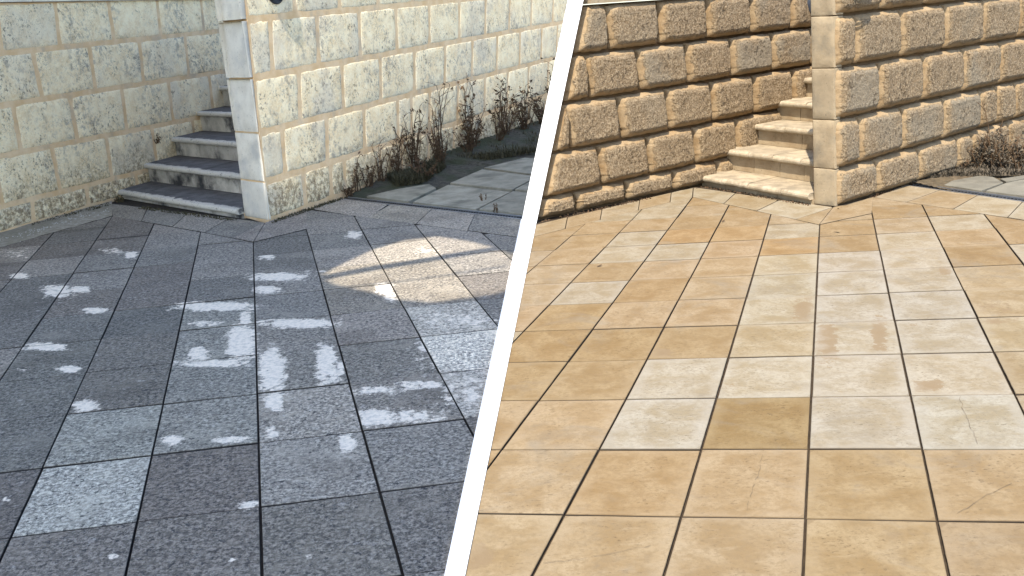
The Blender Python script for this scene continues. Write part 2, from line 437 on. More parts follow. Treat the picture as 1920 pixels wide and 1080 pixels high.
TINT_A = {(-2, 4): (126, 140, 150), (-1, 4): (84, 82, 86), (0, 4): (112, 117, 124), (1, 4): (100, 105, 112), (-2, 3): (105, 118, 125),
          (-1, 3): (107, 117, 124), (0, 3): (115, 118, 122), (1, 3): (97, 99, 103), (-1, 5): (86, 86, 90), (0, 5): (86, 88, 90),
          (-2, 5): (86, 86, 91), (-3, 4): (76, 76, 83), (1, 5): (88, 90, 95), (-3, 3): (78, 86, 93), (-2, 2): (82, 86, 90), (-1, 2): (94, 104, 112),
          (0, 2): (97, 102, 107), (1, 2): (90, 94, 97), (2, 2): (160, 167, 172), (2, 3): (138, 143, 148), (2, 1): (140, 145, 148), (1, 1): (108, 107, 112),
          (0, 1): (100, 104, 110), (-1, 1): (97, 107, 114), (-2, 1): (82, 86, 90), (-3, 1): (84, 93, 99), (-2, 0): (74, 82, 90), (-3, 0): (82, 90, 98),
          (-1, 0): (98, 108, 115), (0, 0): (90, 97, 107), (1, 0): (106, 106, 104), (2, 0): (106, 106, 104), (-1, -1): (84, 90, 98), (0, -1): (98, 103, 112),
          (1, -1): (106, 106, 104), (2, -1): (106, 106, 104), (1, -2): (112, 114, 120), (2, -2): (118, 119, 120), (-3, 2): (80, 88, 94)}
TINT_B = {(-1, 4): (192, 157, 100), (-2, 4): (226, 211, 182), (0, 4): (226, 210, 180), (1, 4): (222, 209, 180), (-3, 4): (221, 187, 138), (-4, 4): (219, 184, 134),
          (0, 5): (206, 172, 119), (-1, 5): (216, 182, 133), (-2, 5): (212, 175, 122), (1, 5): (216, 183, 134), (-3, 5): (221, 189, 142), (0, 6): (209, 176, 124),
          (-1, 6): (214, 183, 137), (-2, 6): (216, 184, 136), (1, 6): (206, 174, 128), (-3, 6): (217, 186, 138), (-2, 3): (226, 209, 177), (-1, 3): (228, 211, 178),
          (0, 3): (229, 212, 181), (1, 3): (226, 208, 175), (2, 3): (212, 185, 140), (2, 4): (215, 190, 148), (-3, 3): (211, 176, 123), (-4, 3): (209, 173, 118),
          (-3, 2): (207, 170, 114), (-2, 2): (211, 176, 123), (-1, 2): (221, 197, 154), (0, 2): (227, 210, 178), (1, 2): (226, 210, 180), (2, 2): (218, 194, 150),
          (-4, 2): (207, 169, 112), (-3, 1): (216, 181, 132), (-2, 1): (217, 183, 135), (-1, 1): (226, 207, 170), (0, 1): (224, 208, 179), (1, 1): (223, 208, 180),
          (2, 1): (214, 185, 138), (-4, 1): (208, 170, 113), (-4, 0): (226, 206, 172), (-3, 0): (207, 168, 113), (-2, 0): (219, 187, 140), (-1, 0): (226, 208, 172),
          (0, 0): (225, 209, 180), (1, 0): (226, 208, 176), (2, 0): (216, 186, 138), (2, -1): (203, 166, 112), (-1, -2): (222, 178, 118), (-2, -1): (219, 184, 134),
          (1, -1): (228, 209, 176), (0, -1): (226, 208, 178), (-1, -1): (228, 206, 165), (-5, 1): (219, 183, 134), (-3, -1): (221, 187, 140), (-3, -3): (219, 175, 116),
          (-2, -3): (220, 178, 120), (-2, -2): (226, 190, 142)}
# scuffs: place in the photograph (centre, half width, half height) and strength
WEAR_A = [(510, 692, 20, 36, 1), (612, 680, 15, 30, 1), (638, 692, 7, 16, .7), (452, 640, 22, 28, 1), (372, 662, 18, 8, .9), (402, 574, 62, 6, 1), (385, 607, 30, 4, .7),
          (460, 598, 8, 14, .9), (400, 681, 58, 5, .9), (520, 519, 42, 5, 1), (500, 543, 20, 4, 1), (560, 606, 58, 6, 1), (430, 463, 42, 6, .95), (720, 540, 14, 7, 1),
          (732, 556, 10, 8, .8), (160, 762, 18, 8, 1), (325, 826, 14, 7, 1), (435, 824, 26, 5, .8), (650, 830, 13, 13, 1), (515, 752, 13, 13, 1), (510, 812, 10, 9, .9),
          (700, 783, 24, 13, 1), (775, 782, 48, 12, .75), (85, 650, 32, 5, 1), (130, 691, 16, 4, 1), (108, 545, 24, 9, .9), (150, 543, 14, 4, 1), (245, 478, 9, 4, 1),
          (860, 600, 75, 16, .55), (865, 660, 70, 32, .7), (800, 650, 18, 10, .8), (700, 733, 50, 5, .75), (790, 722, 40, 6, .8), (38, 517, 13, 3, 1), (180, 582, 18, 3, 1),
          (470, 945, 18, 8, .8), (40, 690, 10, 3, .6), (870, 735, 40, 30, .6), (490, 455, 12, 8, .7), (500, 480, 14, 5, .8), (665, 440, 12, 6, .8), (210, 470, 20, 5, .6),
          (30, 475, 30, 8, .5), (800, 470, 30, 5, .5), (210, 1042, 8, 3, 1), (433, 1050, 5, 2, 1), (580, 1043, 4, 2, 1), (10, 935, 5, 3, 1), (590, 510, 30, 6, .4)]
WEAR_B = [(1550, 640, 16, 28, .95), (1648, 626, 12, 26, .85), (1508, 582, 18, 22, .8), (1240, 662, 18, 6, .9), (1772, 508, 9, 6, .9), (1742, 722, 26, 8, .85),
          (890, 1040, 28, 22, .9), (1370, 725, 14, 5, .6), (1860, 575, 40, 12, .5), (1545, 680, 12, 8, .5), (1870, 600, 30, 5, .7), (1715, 610, 10, 5, .5)]

def wear_world(lst):
    out = []
    for x, y, w, h, s in lst:
        w, h = w*1.12+1.5, h*1.12+1.5; c = gnd((x, y)); a = (gnd((x+w, y))-gnd((x-w, y)))/2; b = (gnd((x, y+h))-gnd((x, y-h)))/2
        det = a.x*b.y-a.y*b.x
        out.append((c, (b.y/det, -b.x/det), (-a.y/det, a.x/det), s))
    return out
WWA, WWB = wear_world(WEAR_A), wear_world(WEAR_B)

def wear_at(p, lst):
    w = 0.0
    for c, ia, ib, s in lst:
        dx, dy = p[0]-c.x, p[1]-c.y
        if abs(dx)+abs(dy) > 1.2: continue
        u = abs(dx*ia[0]+dy*ia[1]); v = abs(dx*ib[0]+dy*ib[1])
        d = (u**3+v**3)**(1/3)
        w = max(w, s*max(0.0, min(1.0, 1.35-0.75*d)))
    return w

def tile_from_poly(poly, parent, mat, tint, wear, name='tile', thick=0.04, dense=12):
    """paver: a prism with a worn arris; the top carries wear and rim values"""
    dz = random.uniform(-0.002, 0.002); tx, ty = random.uniform(-.005, .005), random.uniform(-.005, .005)
    cx_, cy_ = sum(p[0] for p in poly)/len(poly), sum(p[1] for p in poly)/len(poly)
    def top(p, z): return (p[0], p[1], z+dz+tx*(p[0]-cx_)+ty*(p[1]-cy_))
    V, F, A, Rm = [], [], [], []
    if len(poly) == 4:
        n = dense
        wd = math.hypot(poly[1][0]-poly[0][0], poly[1][1]-poly[0][1]); hd = math.hypot(poly[3][0]-poly[0][0], poly[3][1]-poly[0][1])
        ins = lambda t: 0.004+(1-0.008)*t
        for j in range(n+1):
            for i in range(n+1):
                s_, t_ = ins(i/n), ins(j/n)
                x = (poly[0][0]*(1-s_)+poly[1][0]*s_)*(1-t_)+(poly[3][0]*(1-s_)+poly[2][0]*s_)*t_
                y = (poly[0][1]*(1-s_)+poly[1][1]*s_)*(1-t_)+(poly[3][1]*(1-s_)+poly[2][1]*s_)*t_
                V.append(top((x, y), 0.0008*n3((x, y, 0), 6)))
                A.append(wear_at((x, y), wear) if wear else 0.0)
                Rm.append(max(0.0, 1-min(min(s_, 1-s_)*wd, min(t_, 1-t_)*hd)/0.085))
        for j in range(n):
            for i in range(n):
                F.append((j*(n+1)+i, j*(n+1)+i+1, (j+1)*(n+1)+i+1, (j+1)*(n+1)+i))
        ring = [i for i in range(n+1)]+[(j+1)*(n+1)-1 for j in range(1, n+1)]+[n*(n+1)+i for i in range(n-1, -1, -1)]+[j*(n+1) for j in range(n-1, 0, -1)]
        edge = []
        for k in ring:
            x, y, z = V[k]; j, i = divmod(k, n+1)
            s_, t_ = i/n, j/n
            edge.append(((poly[0][0]*(1-s_)+poly[1][0]*s_)*(1-t_)+(poly[3][0]*(1-s_)+poly[2][0]*s_)*t_,
                         (poly[0][1]*(1-s_)+poly[1][1]*s_)*(1-t_)+(poly[3][1]*(1-s_)+poly[2][1]*s_)*t_))
    else:
        ring = list(range(len(poly))); edge = poly
        for p in poly:
            q = (p[0]+(cx_-p[0])*0.012, p[1]+(cy_-p[1])*0.012)
            V.append(top(q, 0)); A.append(0.0); Rm.append(0.2)
        F.append(tuple(ring))
    b = len(V); m_ = len(ring); J = [0.0]*b+[1.0]*(2*len(edge))
    for p in edge:
        w = 0.0012*n3((p[0], p[1], 3), 25)
        V.append(top((p[0]+w, p[1]-w), -0.004)); A.append(0.0); Rm.append(1.0)
    for p in edge:
        V.append((p[0], p[1], -thick)); A.append(0.0); Rm.append(0.0)
    for i in range(m_):
        j = (i+1) % m_
        F.append((b+i, b+j, ring[j], ring[i])); F.append((b+m_+i, b+m_+j, b+j, b+i))
    return mesh(name, V, F, mat, parent, False, {'wear': A, 'rim': Rm, 'joint': J}, tint)

def inset(poly, g):
    """shrink a counter-clockwise convex polygon by g metres (per-edge list or one number)"""
    out = poly
    n = len(poly)
    gs = g if isinstance(g, (list, tuple)) else [g]*n
    for i in range(n):
        a, b = Vector((poly[i][0], poly[i][1])), Vector((poly[(i+1) % n][0], poly[(i+1) % n][1]))
        d = (b-a).normalized(); nn = Vector((-d.y, d.x))
        a, b = a+nn*gs[i], b+nn*gs[i]
        out = clip(out, a, b)
        if len(out) < 3: return []
    return out

def pl(px): return tuple(gnd(px)[:2])

def clean(poly):
    out = []
    for p in poly:
        if not out or math.hypot(p[0]-out[-1][0], p[1]-out[-1][1]) > 0.004: out.append(p)
    if len(out) > 1 and math.hypot(out[0][0]-out[-1][0], out[0][1]-out[-1][1]) < 0.004: out.pop()
    return out

def pave(h, cols, rows, parent, mat, tints, alb, rnd, wear, clips):
    for k in range(*cols):
        for r in range(*rows):
            q = [h(k, r+1), h(k+1, r+1), h(k+1, r), h(k, r)]
            if max(p.y for p in q) < 1.3 or min(p.y for p in q) > 16: continue
            if min(p.x for p in q) > 6.2 or max(p.x for p in q) < -7.5: continue
            q = [(p.x, p.y) for p in q]
            if area(q) < 0: q.reverse()
            gc, gr = random.uniform(0.0026, 0.0044), random.uniform(0.0034, 0.0056)
            poly = inset(q, [gr, gc, gr, gc])
            for a, b in clips(k): poly = clip(poly, a, b) if len(poly) > 2 else poly
            poly = clean(poly)
            if len(poly) < 3 or area(poly) < 0.004: continue
            t = tints.get((k, r)) or rnd()
            jt = random.uniform(-3, 3); t = tuple(c+jt for c in t)
            ctr = (sum(p[0] for p in poly)/len(poly), sum(p[1] for p in poly)/len(poly))
            near = [w for w in wear if math.hypot(w[0].x-ctr[0], w[0].y-ctr[1]) < 1.0]
            tile_from_poly(poly, parent, mat, alb(*t), near, dense=24 if near else 14)

court_a = MB()
court_a.poly_prism([(-7.5, 1.2), (LN_M[0].x-0.12, 1.2), tuple(LN_M[1][:2]), pl((657, 368)), (-1.62, 9.1), (-2.1, 8.2), (-2.4, 8.6), (-4.0, 10.1), (-4.6, 8.4), (-7.5, 0.9)][:9], -0.05, -0.012)
court_a = tag(court_a.build('pavement', M['bed']), kind='structure', label='blue grey blackened square paving left of the white line')
court_b = MB()
court_b.poly_prism([(LN_M[0].x-0.12, 1.2), (6.2, 1.2), (6.2, 4.0), pl((1920, 377)), pl((1697, 345.5)), (2.5, 7.2), (2.38, 7.4), (1.78, 8.5), tuple(LN_M[1][:2])], -0.05, -0.012)
court_b = tag(court_b.build('pavement', M['bed_clean']), kind='structure', label='washed beige square paving right of the white line')

WL = (LN_M[0], LN_M[1])          # left of this line = the unwashed court
def clips_a(k):
    c = [WL]
    if k < 0: c += [(gnd((211, 405)), gnd((0, 463))), (gnd((476, 454.5)), gnd((211, 405)))]
    elif k == 0: c += [(gnd((576, 430)), gnd((475, 454)))]
    else: c += [(gnd((983, 447)), gnd((578, 393)))]
    return c
def clips_b(k):
    c = [(WL[1], WL[0])]
    if k < -3: c += [(gnd((1298.6, 369)), gnd((1000, 444)))]
    elif k < 0: c += [(gnd((1537, 422)), gnd((1298.6, 369)))]
    elif k == 0: c += [(gnd((1636, 401)), gnd((1537, 422)))]
    else: c += [(gnd((1851, 402.6)), gnd((1639, 370)))]
    return c
rndA = lambda: random.choice([(86, 86, 92), (92, 98, 106), (84, 84, 88), (100, 104, 112), (78, 84, 92), (104, 106, 112)])
rndB = lambda: random.choice([(219, 184, 134), (226, 205, 168), (214, 178, 126), (222, 192, 148), (208, 172, 120)])
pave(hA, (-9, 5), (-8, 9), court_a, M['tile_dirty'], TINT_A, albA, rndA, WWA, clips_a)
pave(hB, (-7, 6), (-7, 10), court_b, M['tile_clean'], TINT_B, albB, rndB, WWB, clips_b)

def border(parent, mat, alb, pxpolys, cols):
    for i, pp in enumerate(pxpolys):
        q = [pl(p) for p in pp]
        if area(q) < 0: q.reverse()
        q = clean(inset(q, 0.0022))
        if len(q) < 3: continue
        jt = random.uniform(-4, 4); t = tuple(c+jt for c in cols[i % len(cols)])
        tile_from_poly(q, parent, mat, alb(*t), None, dense=8)

def lerp2(a, b, t): return (a[0]+(b[0]-a[0])*t, a[1]+(b[1]-a[1])*t)
# border courses of the left court: before the steps, at the pier, along the drain
bl = []
o0, o1, i0, i1 = (207, 381), (497, 417), (211, 405), (436, 445)
for a, b in ((0, .24), (.24, .5), (.5, .77), (.77, 1)):
    bl.append([lerp2(o0, o1, a), lerp2(o0, o1, b), lerp2(i0, i1, b), lerp2(i0, i1, a)])
bl += [[(497, 417), (475, 453), (436, 445)], [(497, 417), (577, 392), (575, 429), (475, 453)]]
d0, d1, e0, e1 = (640, 373), (979, 411), (579, 393), (981, 446)
bl += [[(581, 391), (640, 373), (728, 383), (690, 408)]]
for a, b in ((.27, .5), (.5, .74), (.74, 1.0)):
    bl.append([lerp2(d0, d1, a), lerp2(d0, d1, b), lerp2(e0, e1, min(1, b+.0)), lerp2(e0, e1, a)])
border(court_a, M['tile_dirty'], albA, bl, [(100, 105, 110), (96, 104, 112), (104, 108, 114), (92, 98, 106), (110, 110, 118), (108, 108, 116), (116, 116, 120), (122, 122, 118), (120, 120, 122)])
br = []
o0, o1, i0, i1 = (1005, 421), (1300, 351), (1000, 444), (1298, 369)
for a, b in ((0, .2), (.2, .42), (.42, .66), (.66, .86), (.86, 1)):
    br.append([lerp2(o0, o1, a), lerp2(o0, o1, b), lerp2(i0, i1, b), lerp2(i0, i1, a)])
o0, o1, i0, i1 = (1300, 351), (1562, 388.5), (1299, 369), (1492, 411)
for a, b in ((0, .3), (.3, .62), (.62, 1)):
    br.append([lerp2(o0, o1, a), lerp2(o0, o1, b), lerp2(i0, i1, b), lerp2(i0, i1, a)])
br += [[(1562, 388.5), (1536, 421), (1492, 411)], [(1562, 388.5), (1638, 369.5), (1635, 400), (1536, 421)]]
d0, d1, e0, e1 = (1697, 347), (1960, 383), (1639, 370), (1960, 418)
for a, b in ((0, .25), (.25, .52), (.52, .84), (.84, 1)):
    br.append([lerp2(d0, d1, a), lerp2(d0, d1, b), lerp2(e0, e1, min(1, b-.06 if b < 1 else 1)), lerp2(e0, e1, max(0, a-.06))])
br[-4] = [(1697, 347), lerp2(d0, d1, .25), lerp2(e0, e1, .19), (1639, 370)]
border(court_b, M['tile_clean'], albB, br, [(224, 194, 148), (221, 188, 140), (226, 200, 158), (222, 190, 142), (227, 205, 165), (228, 208, 170), (225, 198, 152), (230, 210, 172)])

# hairline cracks in single washed pavers
for pts in ([(1432, 842), (1425, 880), (1412, 915), (1398, 966)], [(1799, 744), (1808, 775), (1822, 805), (1836, 840)], [(1020, 1058), (1100, 1048), (1180, 1032), (1262, 1018)],
            [(1795, 965), (1850, 930), (1920, 898)]):
    P = []
    for a, b in zip(pts, pts[1:]):
        for k in range(6):
            p = lerp2(a, b, k/6); P.append(gnd((p[0]+random.uniform(-2.2, 2.2), p[1]+random.uniform(-1.5, 1.5))))
    mb = MB(); up = Vector((0, 0, .0045))
    for a, b in zip(P, P[1:]):
        if random.random() < 0.12: continue
        d = (b-a).normalized(); nn = Vector((-d.y, d.x, 0))*random.uniform(.0004, .0009)
        k = len(mb.v); mb.v += [tuple(a-nn+up), tuple(b-nn+up), tuple(b+nn+up), tuple(a+nn+up)]; mb.f.append((k, k+1, k+2, k+3))
    mb.build('crack', M['crack'], court_b)

# grit strip along the foot of the left-hand wall
mb = MB()
g0, g1, g2, g3 = gnd((210, 403.5)), gnd((-420, 582)), gnd((-420, 556)), gnd((210, 378))
n = 40
for i in range(n+1):
    for j in range(5):
        a, b = g0.lerp(g1, i/n), g3.lerp(g2, i/n)
        p = a.lerp(b, j/4); mb.v.append((p.x, p.y, -0.004+0.012*j/4+0.008*n3(p, 9)))
for i in range(n):
    for j in range(4): mb.f.append((i*5+j, i*5+j+1, (i+1)*5+j+1, (i+1)*5+j))
tag(mb.build('gravel_strip', M['gravel'], smooth=True), kind='structure')

# white collage divider, laid flat as a strip
e = (LN_L[0]-LN_L[1]).normalized()*1.3
mb = MB()
mb.poly_prism([tuple((LN_L[0]+e)[:2]), tuple((LN_R[0]+e*0.98)[:2]), tuple(LN_R[1][:2]), tuple(LN_L[1][:2])], 0.002, 0.0085)
tag(mb.build('divider_strip', M['white']), 'white collage divider on the ground between blackened and washed paving', 'collage divider')

# ------------------------------------------------------------------ block walls
class Wall:
    def __init__(s, p, q):
        s.o = gnd(p); d = gnd(q)-s.o; s.u = d.normalized(); s.n = Vector((s.u.y, -s.u.x, 0))
    def uz(s, px):
        d = ray(px); t = (s.o-CAMP).dot(s.n)/d.dot(s.n); X = CAMP+d*t
        return ((X-s.o).dot(s.u), X.z)
    def P(s, u, z, k=0.0): return s.o+s.u*u+Vector((0, 0, z))+s.n*k

def block(w, q, parent, mat, gap, depth, bevel, wob, rough, nx, nz, back=-0.03, name='block', col=None):
    """pillowed stone; q = (u,z) of bl, br, tr, tl"""
    bl_, br_, tr_, tl_ = [Vector((a, b)) for a, b in q]
    W_, H_ = (br_-bl_).length, (tl_-bl_).length
    V, F, FA = [], [], []
    sd = random.uniform(0, 50)
    def steps(n, L):
        e = min(0.3, bevel/L)
        inner = [e+(1-2*e)*i/(n-4) for i in range(n-3)]
        return [0, e*0.45]+inner+[1-e*0.45, 1]
    S, T = steps(nx, W_), steps(nz, H_)
    for t in T:
        for s_ in S:
            a = gap/2/W_+(1-gap/W_)*s_; b = gap/2/H_+(1-gap/H_)*t
            p = (bl_*(1-a)+br_*a)*(1-b)+(tl_*(1-a)+tr_*a)*b
            ed = min(s_*W_, (1-s_)*W_, t*H_, (1-t)*H_)
            c3 = (p.x, p.y, sd)
            corner = min(s_, 1-s_)*W_ < bevel*1.5 and min(t, 1-t)*H_ < bevel*1.5
            wx = wob*n3(c3, 11, 3)+wob*0.6*n3(c3, 31, 9); wz = wob*n3(c3, 11, 17)+wob*0.6*n3(c3, 31, 23)
            if corner:
                cc = ((tl_+br_)*0.5-p).normalized()*bevel*0.13
                wx += cc.x; wz += cc.y
            k = max(0.0, min(1.0, ed/bevel)); prof = k if depth < 0.03 else k**0.92
            h = depth*prof+rough*(0.25+prof*prof)*(n3(c3, 8, 5)*0.8+n3(c3, 22, 1)*0.6+n3(c3, 47, 2)*0.7)
            if prof > 0.5: h = max(h, depth*0.55)
            FA.append(k)
            V.append(w.P(p.x+wx, max(0.0, p.y+wz) if p.y < 0.06 else p.y+wz, h))
    m_, k_ = len(S), len(T)
    for j in range(k_-1):
        for i in range(m_-1): F.append((j*m_+i, j*m_+i+1, (j+1)*m_+i+1, (j+1)*m_+i))
    ring = [i for i in range(m_)]+[(j+1)*m_-1 for j in range(1, k_)]+[(k_-1)*m_+i for i in range(m_-2, -1, -1)]+[j*m_ for j in range(k_-2, 0, -1)]
    b = len(V)
    for r_ in ring:
        V.append(V[r_]+w.n*(back-(V[r_]-w.o).dot(w.n)))
    for i in range(len(ring)):
        j = (i+1) % len(ring); F.append((b+i, b+j, ring[j], ring[i]))
    return mesh(name, V, F, mat, parent, True, {'face': FA+[0.0]*len(ring)}, col)

def course_fn(pts):
    n = len(pts); mu = sum(p[0] for p in pts)/n; mz = sum(p[1] for p in pts)/n
    sxx = sum((p[0]-mu)**2 for p in pts); k = sum((p[0]-mu)*(p[1]-mz) for p in pts)/sxx if sxx > 0.5 else 0.0
    k = max(-0.012, min(0.03, k))
    return lambda u: mz+k*(u-mu)

def lay(w, parent, lines, courses, ends, mat, spec, mid_joint=None):
    """lines: bed heights (functions of u), bottom first; courses: joints as (u_top,u_bottom); ends(z)->(u0,u1)"""
    for ci, joints in enumerate(courses):
        lo, hi = lines[ci], lines[ci+1]
        def edge(i):
            if i < 0 or i >= len(joints):
                k = 0 if i < 0 else 1
                zl, zh = lo(0), hi(0)
                return ends(zh)[k], ends(zl)[k]
            return joints[i]
        for i in range(-1, len(joints)):
            (lt, lb), (rt, rb) = edge(i), edge(i+1)
            if rt-lt < 0.05 and rb-lb < 0.05: continue
            q = [(lb, lo(lb)), (rb, lo(rb)), (rt, hi(rt)), (lt, hi(lt))]
            block(w, q, parent, mat, **spec)

def joints_px(w, zs, s, ox, oy):
    return [(w.uz((a*s+ox, b*s+oy))[0], w.uz((c*s+ox, d*s+oy))[0]) for a, b, c, d in zs]

def fill_joints(js, u0, u1, pitch=0.0):
    """carry the running bond on beyond the frame"""
    js = [j for j in js if u0+0.05 < j[0] < u1-0.05]
    ds = [b[0]-a[0] for a, b in zip(js, js[1:]) if b[0]-a[0] > 0.3]
    d = pitch or sum(ds)/len(ds)
    while js[0][0]-d > u0+0.08: js.insert(0, (js[0][0]-d, js[0][1]-d))
    while js[-1][0]+d < u1-0.08: js.append((js[-1][0]+d, js[-1][1]+d))
    return js

SPEC_A = dict(gap=0.038, depth=0.007, bevel=0.024, wob=0.005, rough=0.006, nx=12, nz=10)
SPEC_B = dict(back=-0.06, gap=0.024, depth=0.064, bevel=0.054, wob=0.006, rough=0.005, nx=34, nz=28)

def core(w, u_lo, u_hi, z0, z1, thick, mat, parent, name, front=-0.004, lean_lo=0.0, lean_hi=0.0):
    mb = MB()
    mb.hexa([w.P(u_lo, z0, front), w.P(u_hi, z0, front), w.P(u_hi, z0, -thick), w.P(u_lo, z0, -thick),
             w.P(u_lo+lean_lo*(z1-z0), z1, front), w.P(u_hi+lean_hi*(z1-z0), z1, front), w.P(u_hi+lean_hi*(z1-z0), z1, -thick), w.P(u_lo+lean_lo*(z1-z0), z1, -thick)])
    return mb.build(name, mat, parent)

def coping(w, parent, mat, u0, u1, z, thick, name='coping_stone', over=0.04):
    u = u0
    while u < u1-0.1:
        v = min(u1, u+0.62)
        mb = MB(); b = 0.012
        prof = [(over+b*0, z), (over, z+0.07), (over-0.02, z+0.09), (-thick-over+0.02, z+0.09), (-thick-over, z+0.07), (-thick-over, z)]
        for uu in (u+0.004, v-0.004):
            for k, zz in prof: mb.v.append(tuple(w.P(uu, zz, k)))
        n = len(prof)
        mb.f += [tuple(range(n)), tuple(2*n-1-i for i in range(n))]+[(i, n+i, n+(i+1) % n, (i+1) % n) for i in range(n)]
        mb.build(name, mat, parent)
        u = v

# ---- wall on the far left (unwashed)
SA = 0.4075
wA1 = Wall((0, 438), (222, 372))
cA1 = [lambda u: 0.0] + [course_fn([wA1.uz((x*SA, y*SA)) for x, y in l]) for l in (
    [(0, 950), (270, 885), (520, 825), (650, 790)], [(0, 720), (340, 650), (600, 605), (890, 545)],
    [(0, 485), (440, 420), (660, 385), (1055, 325)], [(0, 248), (530, 190), (1040, 140)], [(0, 12), (480, -5)])]
jA1 = [joints_px(wA1, l, SA, 0, 0) for l in (
    [(148, 925, 155, 1020), (400, 870, 408, 955), (622, 800, 630, 840)],
    [(-30, 740, 12, 945), (240, 690, 275, 870), (488, 635, 515, 815), (700, 595, 715, 720)],
    [(62, 500, 98, 705), (322, 455, 355, 645), (560, 420, 585, 605), (775, 390, 797, 560), (962, 355, 980, 510)],
    [(150, 245, 195, 455), (410, 215, 440, 415), (642, 195, 662, 385), (850, 170, 870, 355), (1040, 150, 1052, 330)],
    [(-25, 0, 8, 248), (250, 0, 275, 215), (495, 0, 525, 190), (722, 0, 740, 175), (925, 0, 938, 150)])]
A1U0, A1U1 = -2.2, 6.2
jA1 = [fill_joints(j, A1U0, A1U1) for j in jA1]
rA1 = tag(empty('block_wall', wA1.P(0, 0)), 'pale unwashed limestone block wall behind the blackened steps at far left', 'wall')
lay(wA1, rA1, cA1, jA1, lambda z: (A1U0, A1U1), M['pale'], SPEC_A)
core(wA1, A1U0, A1U1, -0.05, 1.985, 0.30, M['mortar_pale'], rA1, 'mortar_core', front=0.002)
coping(wA1, rA1, M['end_pale'], A1U0, A1U1, 1.99, 0.30)

# ---- pier and wall in the middle (unwashed)
S2 = 0.3889
wA2 = Wall((503, 414), (1030, 230))
bedA2 = [[(230, 885), (550, 790), (830, 700), (1050, 620), (1640, 450)], [(205, 635), (620, 545), (960, 460), (1360, 350), (1680, 270)],
         [(185, 375), (500, 325), (880, 250), (1310, 175), (1700, 105)], [(170, 95), (620, 50), (1185, 0)]]
cA2 = [lambda u: 0.0] + [course_fn([wA2.uz((x*S2+400, y*S2)) for x, y in l]) for l in bedA2]
cA2.append(lambda u, f=cA2[-1]: f(u)+0.45)
jA2 = [joints_px(wA2, l, S2, 400, 0) for l in (
    [(435, 840, 445, 990), (565, 800, 570, 945), (630, 770, 635, 930), (800, 715, 805, 860), (905, 680, 905, 800), (1035, 640, 1035, 760), (1160, 600, 1155, 720), (1290, 560, 1285, 680), (1410, 520, 1405, 640), (1520, 485, 1515, 600)],
    [(330, 620, 345, 830), (545, 570, 550, 780), (725, 530, 730, 720), (890, 490, 890, 670), (955, 470, 955, 650), (1043, 440, 1040, 620), (1180, 400, 1175, 580), (1310, 365, 1305, 540), (1420, 340, 1415, 505), (1520, 315, 1515, 480), (1615, 290, 1610, 455)],
    [(412, 350, 418, 575), (620, 320, 628, 535), (805, 285, 808, 490), (970, 255, 970, 445), (1118, 225, 1115, 410), (1250, 200, 1245, 375), (1370, 180, 1365, 345), (1480, 160, 1475, 310), (1585, 140, 1578, 290)],
    [(275, 105, 285, 350), (498, 70, 508, 320), (702, 60, 710, 280), (880, 40, 885, 245), (1040, 15, 1042, 220), (1185, 0, 1185, 200), (1312, -15, 1310, 175), (1430, -30, 1425, 155), (1535, -40, 1530, 140), (1640, -50, 1635, 120)],
    [(390, -60, 395, 68), (605, -80, 610, 45), (790, -90, 795, 35), (960, -100, 962, 20), (1110, -120, 1112, 5)])]
A2U1 = 8.2
leanA2 = 0.050
endA2 = lambda z: (leanA2*z, A2U1)
jA2 = [j[:1]+[x for x in j[1:] if x[0] > 0.2] for j in jA2]
def extend(js, u1):
    d = 0.62
    js = list(js)
    while js[-1][0]+d < u1-0.1: js.append((js[-1][0]+d, js[-1][1]+d))
    return js
jA2 = [extend(j, A2U1) for j in jA2]
rA2 = tag(empty('block_wall', wA2.P(0, 0)), 'pale limestone block wall with smooth pier end and weeds along its foot, right of blackened steps', 'wall')
spec = dict(SPEC_A); spec.update(depth=0.004, rough=0.0015, bevel=0.06, gap=0.026)
lay(wA2, rA2, cA2, jA2, endA2, M['pale'], spec)
A2_T = 0.363
cornA, leftA = gnd((503, 414)), gnd((458, 406))
TOPA = cA2[-1](0)
def pier(w, corner, left, lean, top, thick, u1, mat, parent, sunk=-0.001):
    """mortar core with a skewed end face"""
    mb = MB(); sh = Vector(w.u)*lean*top
    far_f, far_b = w.P(u1, 0, -sunk), w.P(u1, 0, -thick)
    c_ = corner.lerp(left, max(0, sunk)/thick); f = w.u*0.004+w.n*max(0, -sunk)
    base = [c_+f, far_f, far_b, left+f]
    topv = [c_+f+sh, far_f, far_b, left+f+sh]
    mb.hexa([p+Vector((0, 0, -0.05)) for p in base]+[p+Vector((0, 0, top)) for p in topv])
    return mb.build('mortar_core', mat, parent)
pier(wA2, cornA, leftA, leanA2, TOPA, A2_T, A2U1, M['mortar_pale'], rA2)

class EndFace(Wall):
    def __init__(s, left, corner, shear):
        s.o = left; s.u = (corner-left).normalized(); s.n = Vector((s.u.y, -s.u.x, 0)); s.w = (corner-left).length; s.sh = shear
    def P(s, u, z, k=0.0): return s.o+s.u*u+Vector((0, 0, z))+s.n*k+s.sh*z

def end_stones(left, corner, w, lean, beds, parent, mat, depth=0.006, gap=0.006):
    ef = EndFace(left, corner, Vector(w.u)*lean)
    for lo, hi in zip(beds, beds[1:]):
        q = [(0.0, lo), (ef.w+0.006, lo), (ef.w+0.006, hi), (0.0, hi)]
        block(ef, q, parent, mat, gap=gap, depth=depth, bevel=0.008, wob=0.002, rough=0.0025, nx=10, nz=10, back=-0.03, name='end_stone')
end_stones(leftA, cornA, wA2, leanA2, [0.0]+[f(0) for f in cA2[1:]], rA2, M['end_pale'], 0.004, 0.016)

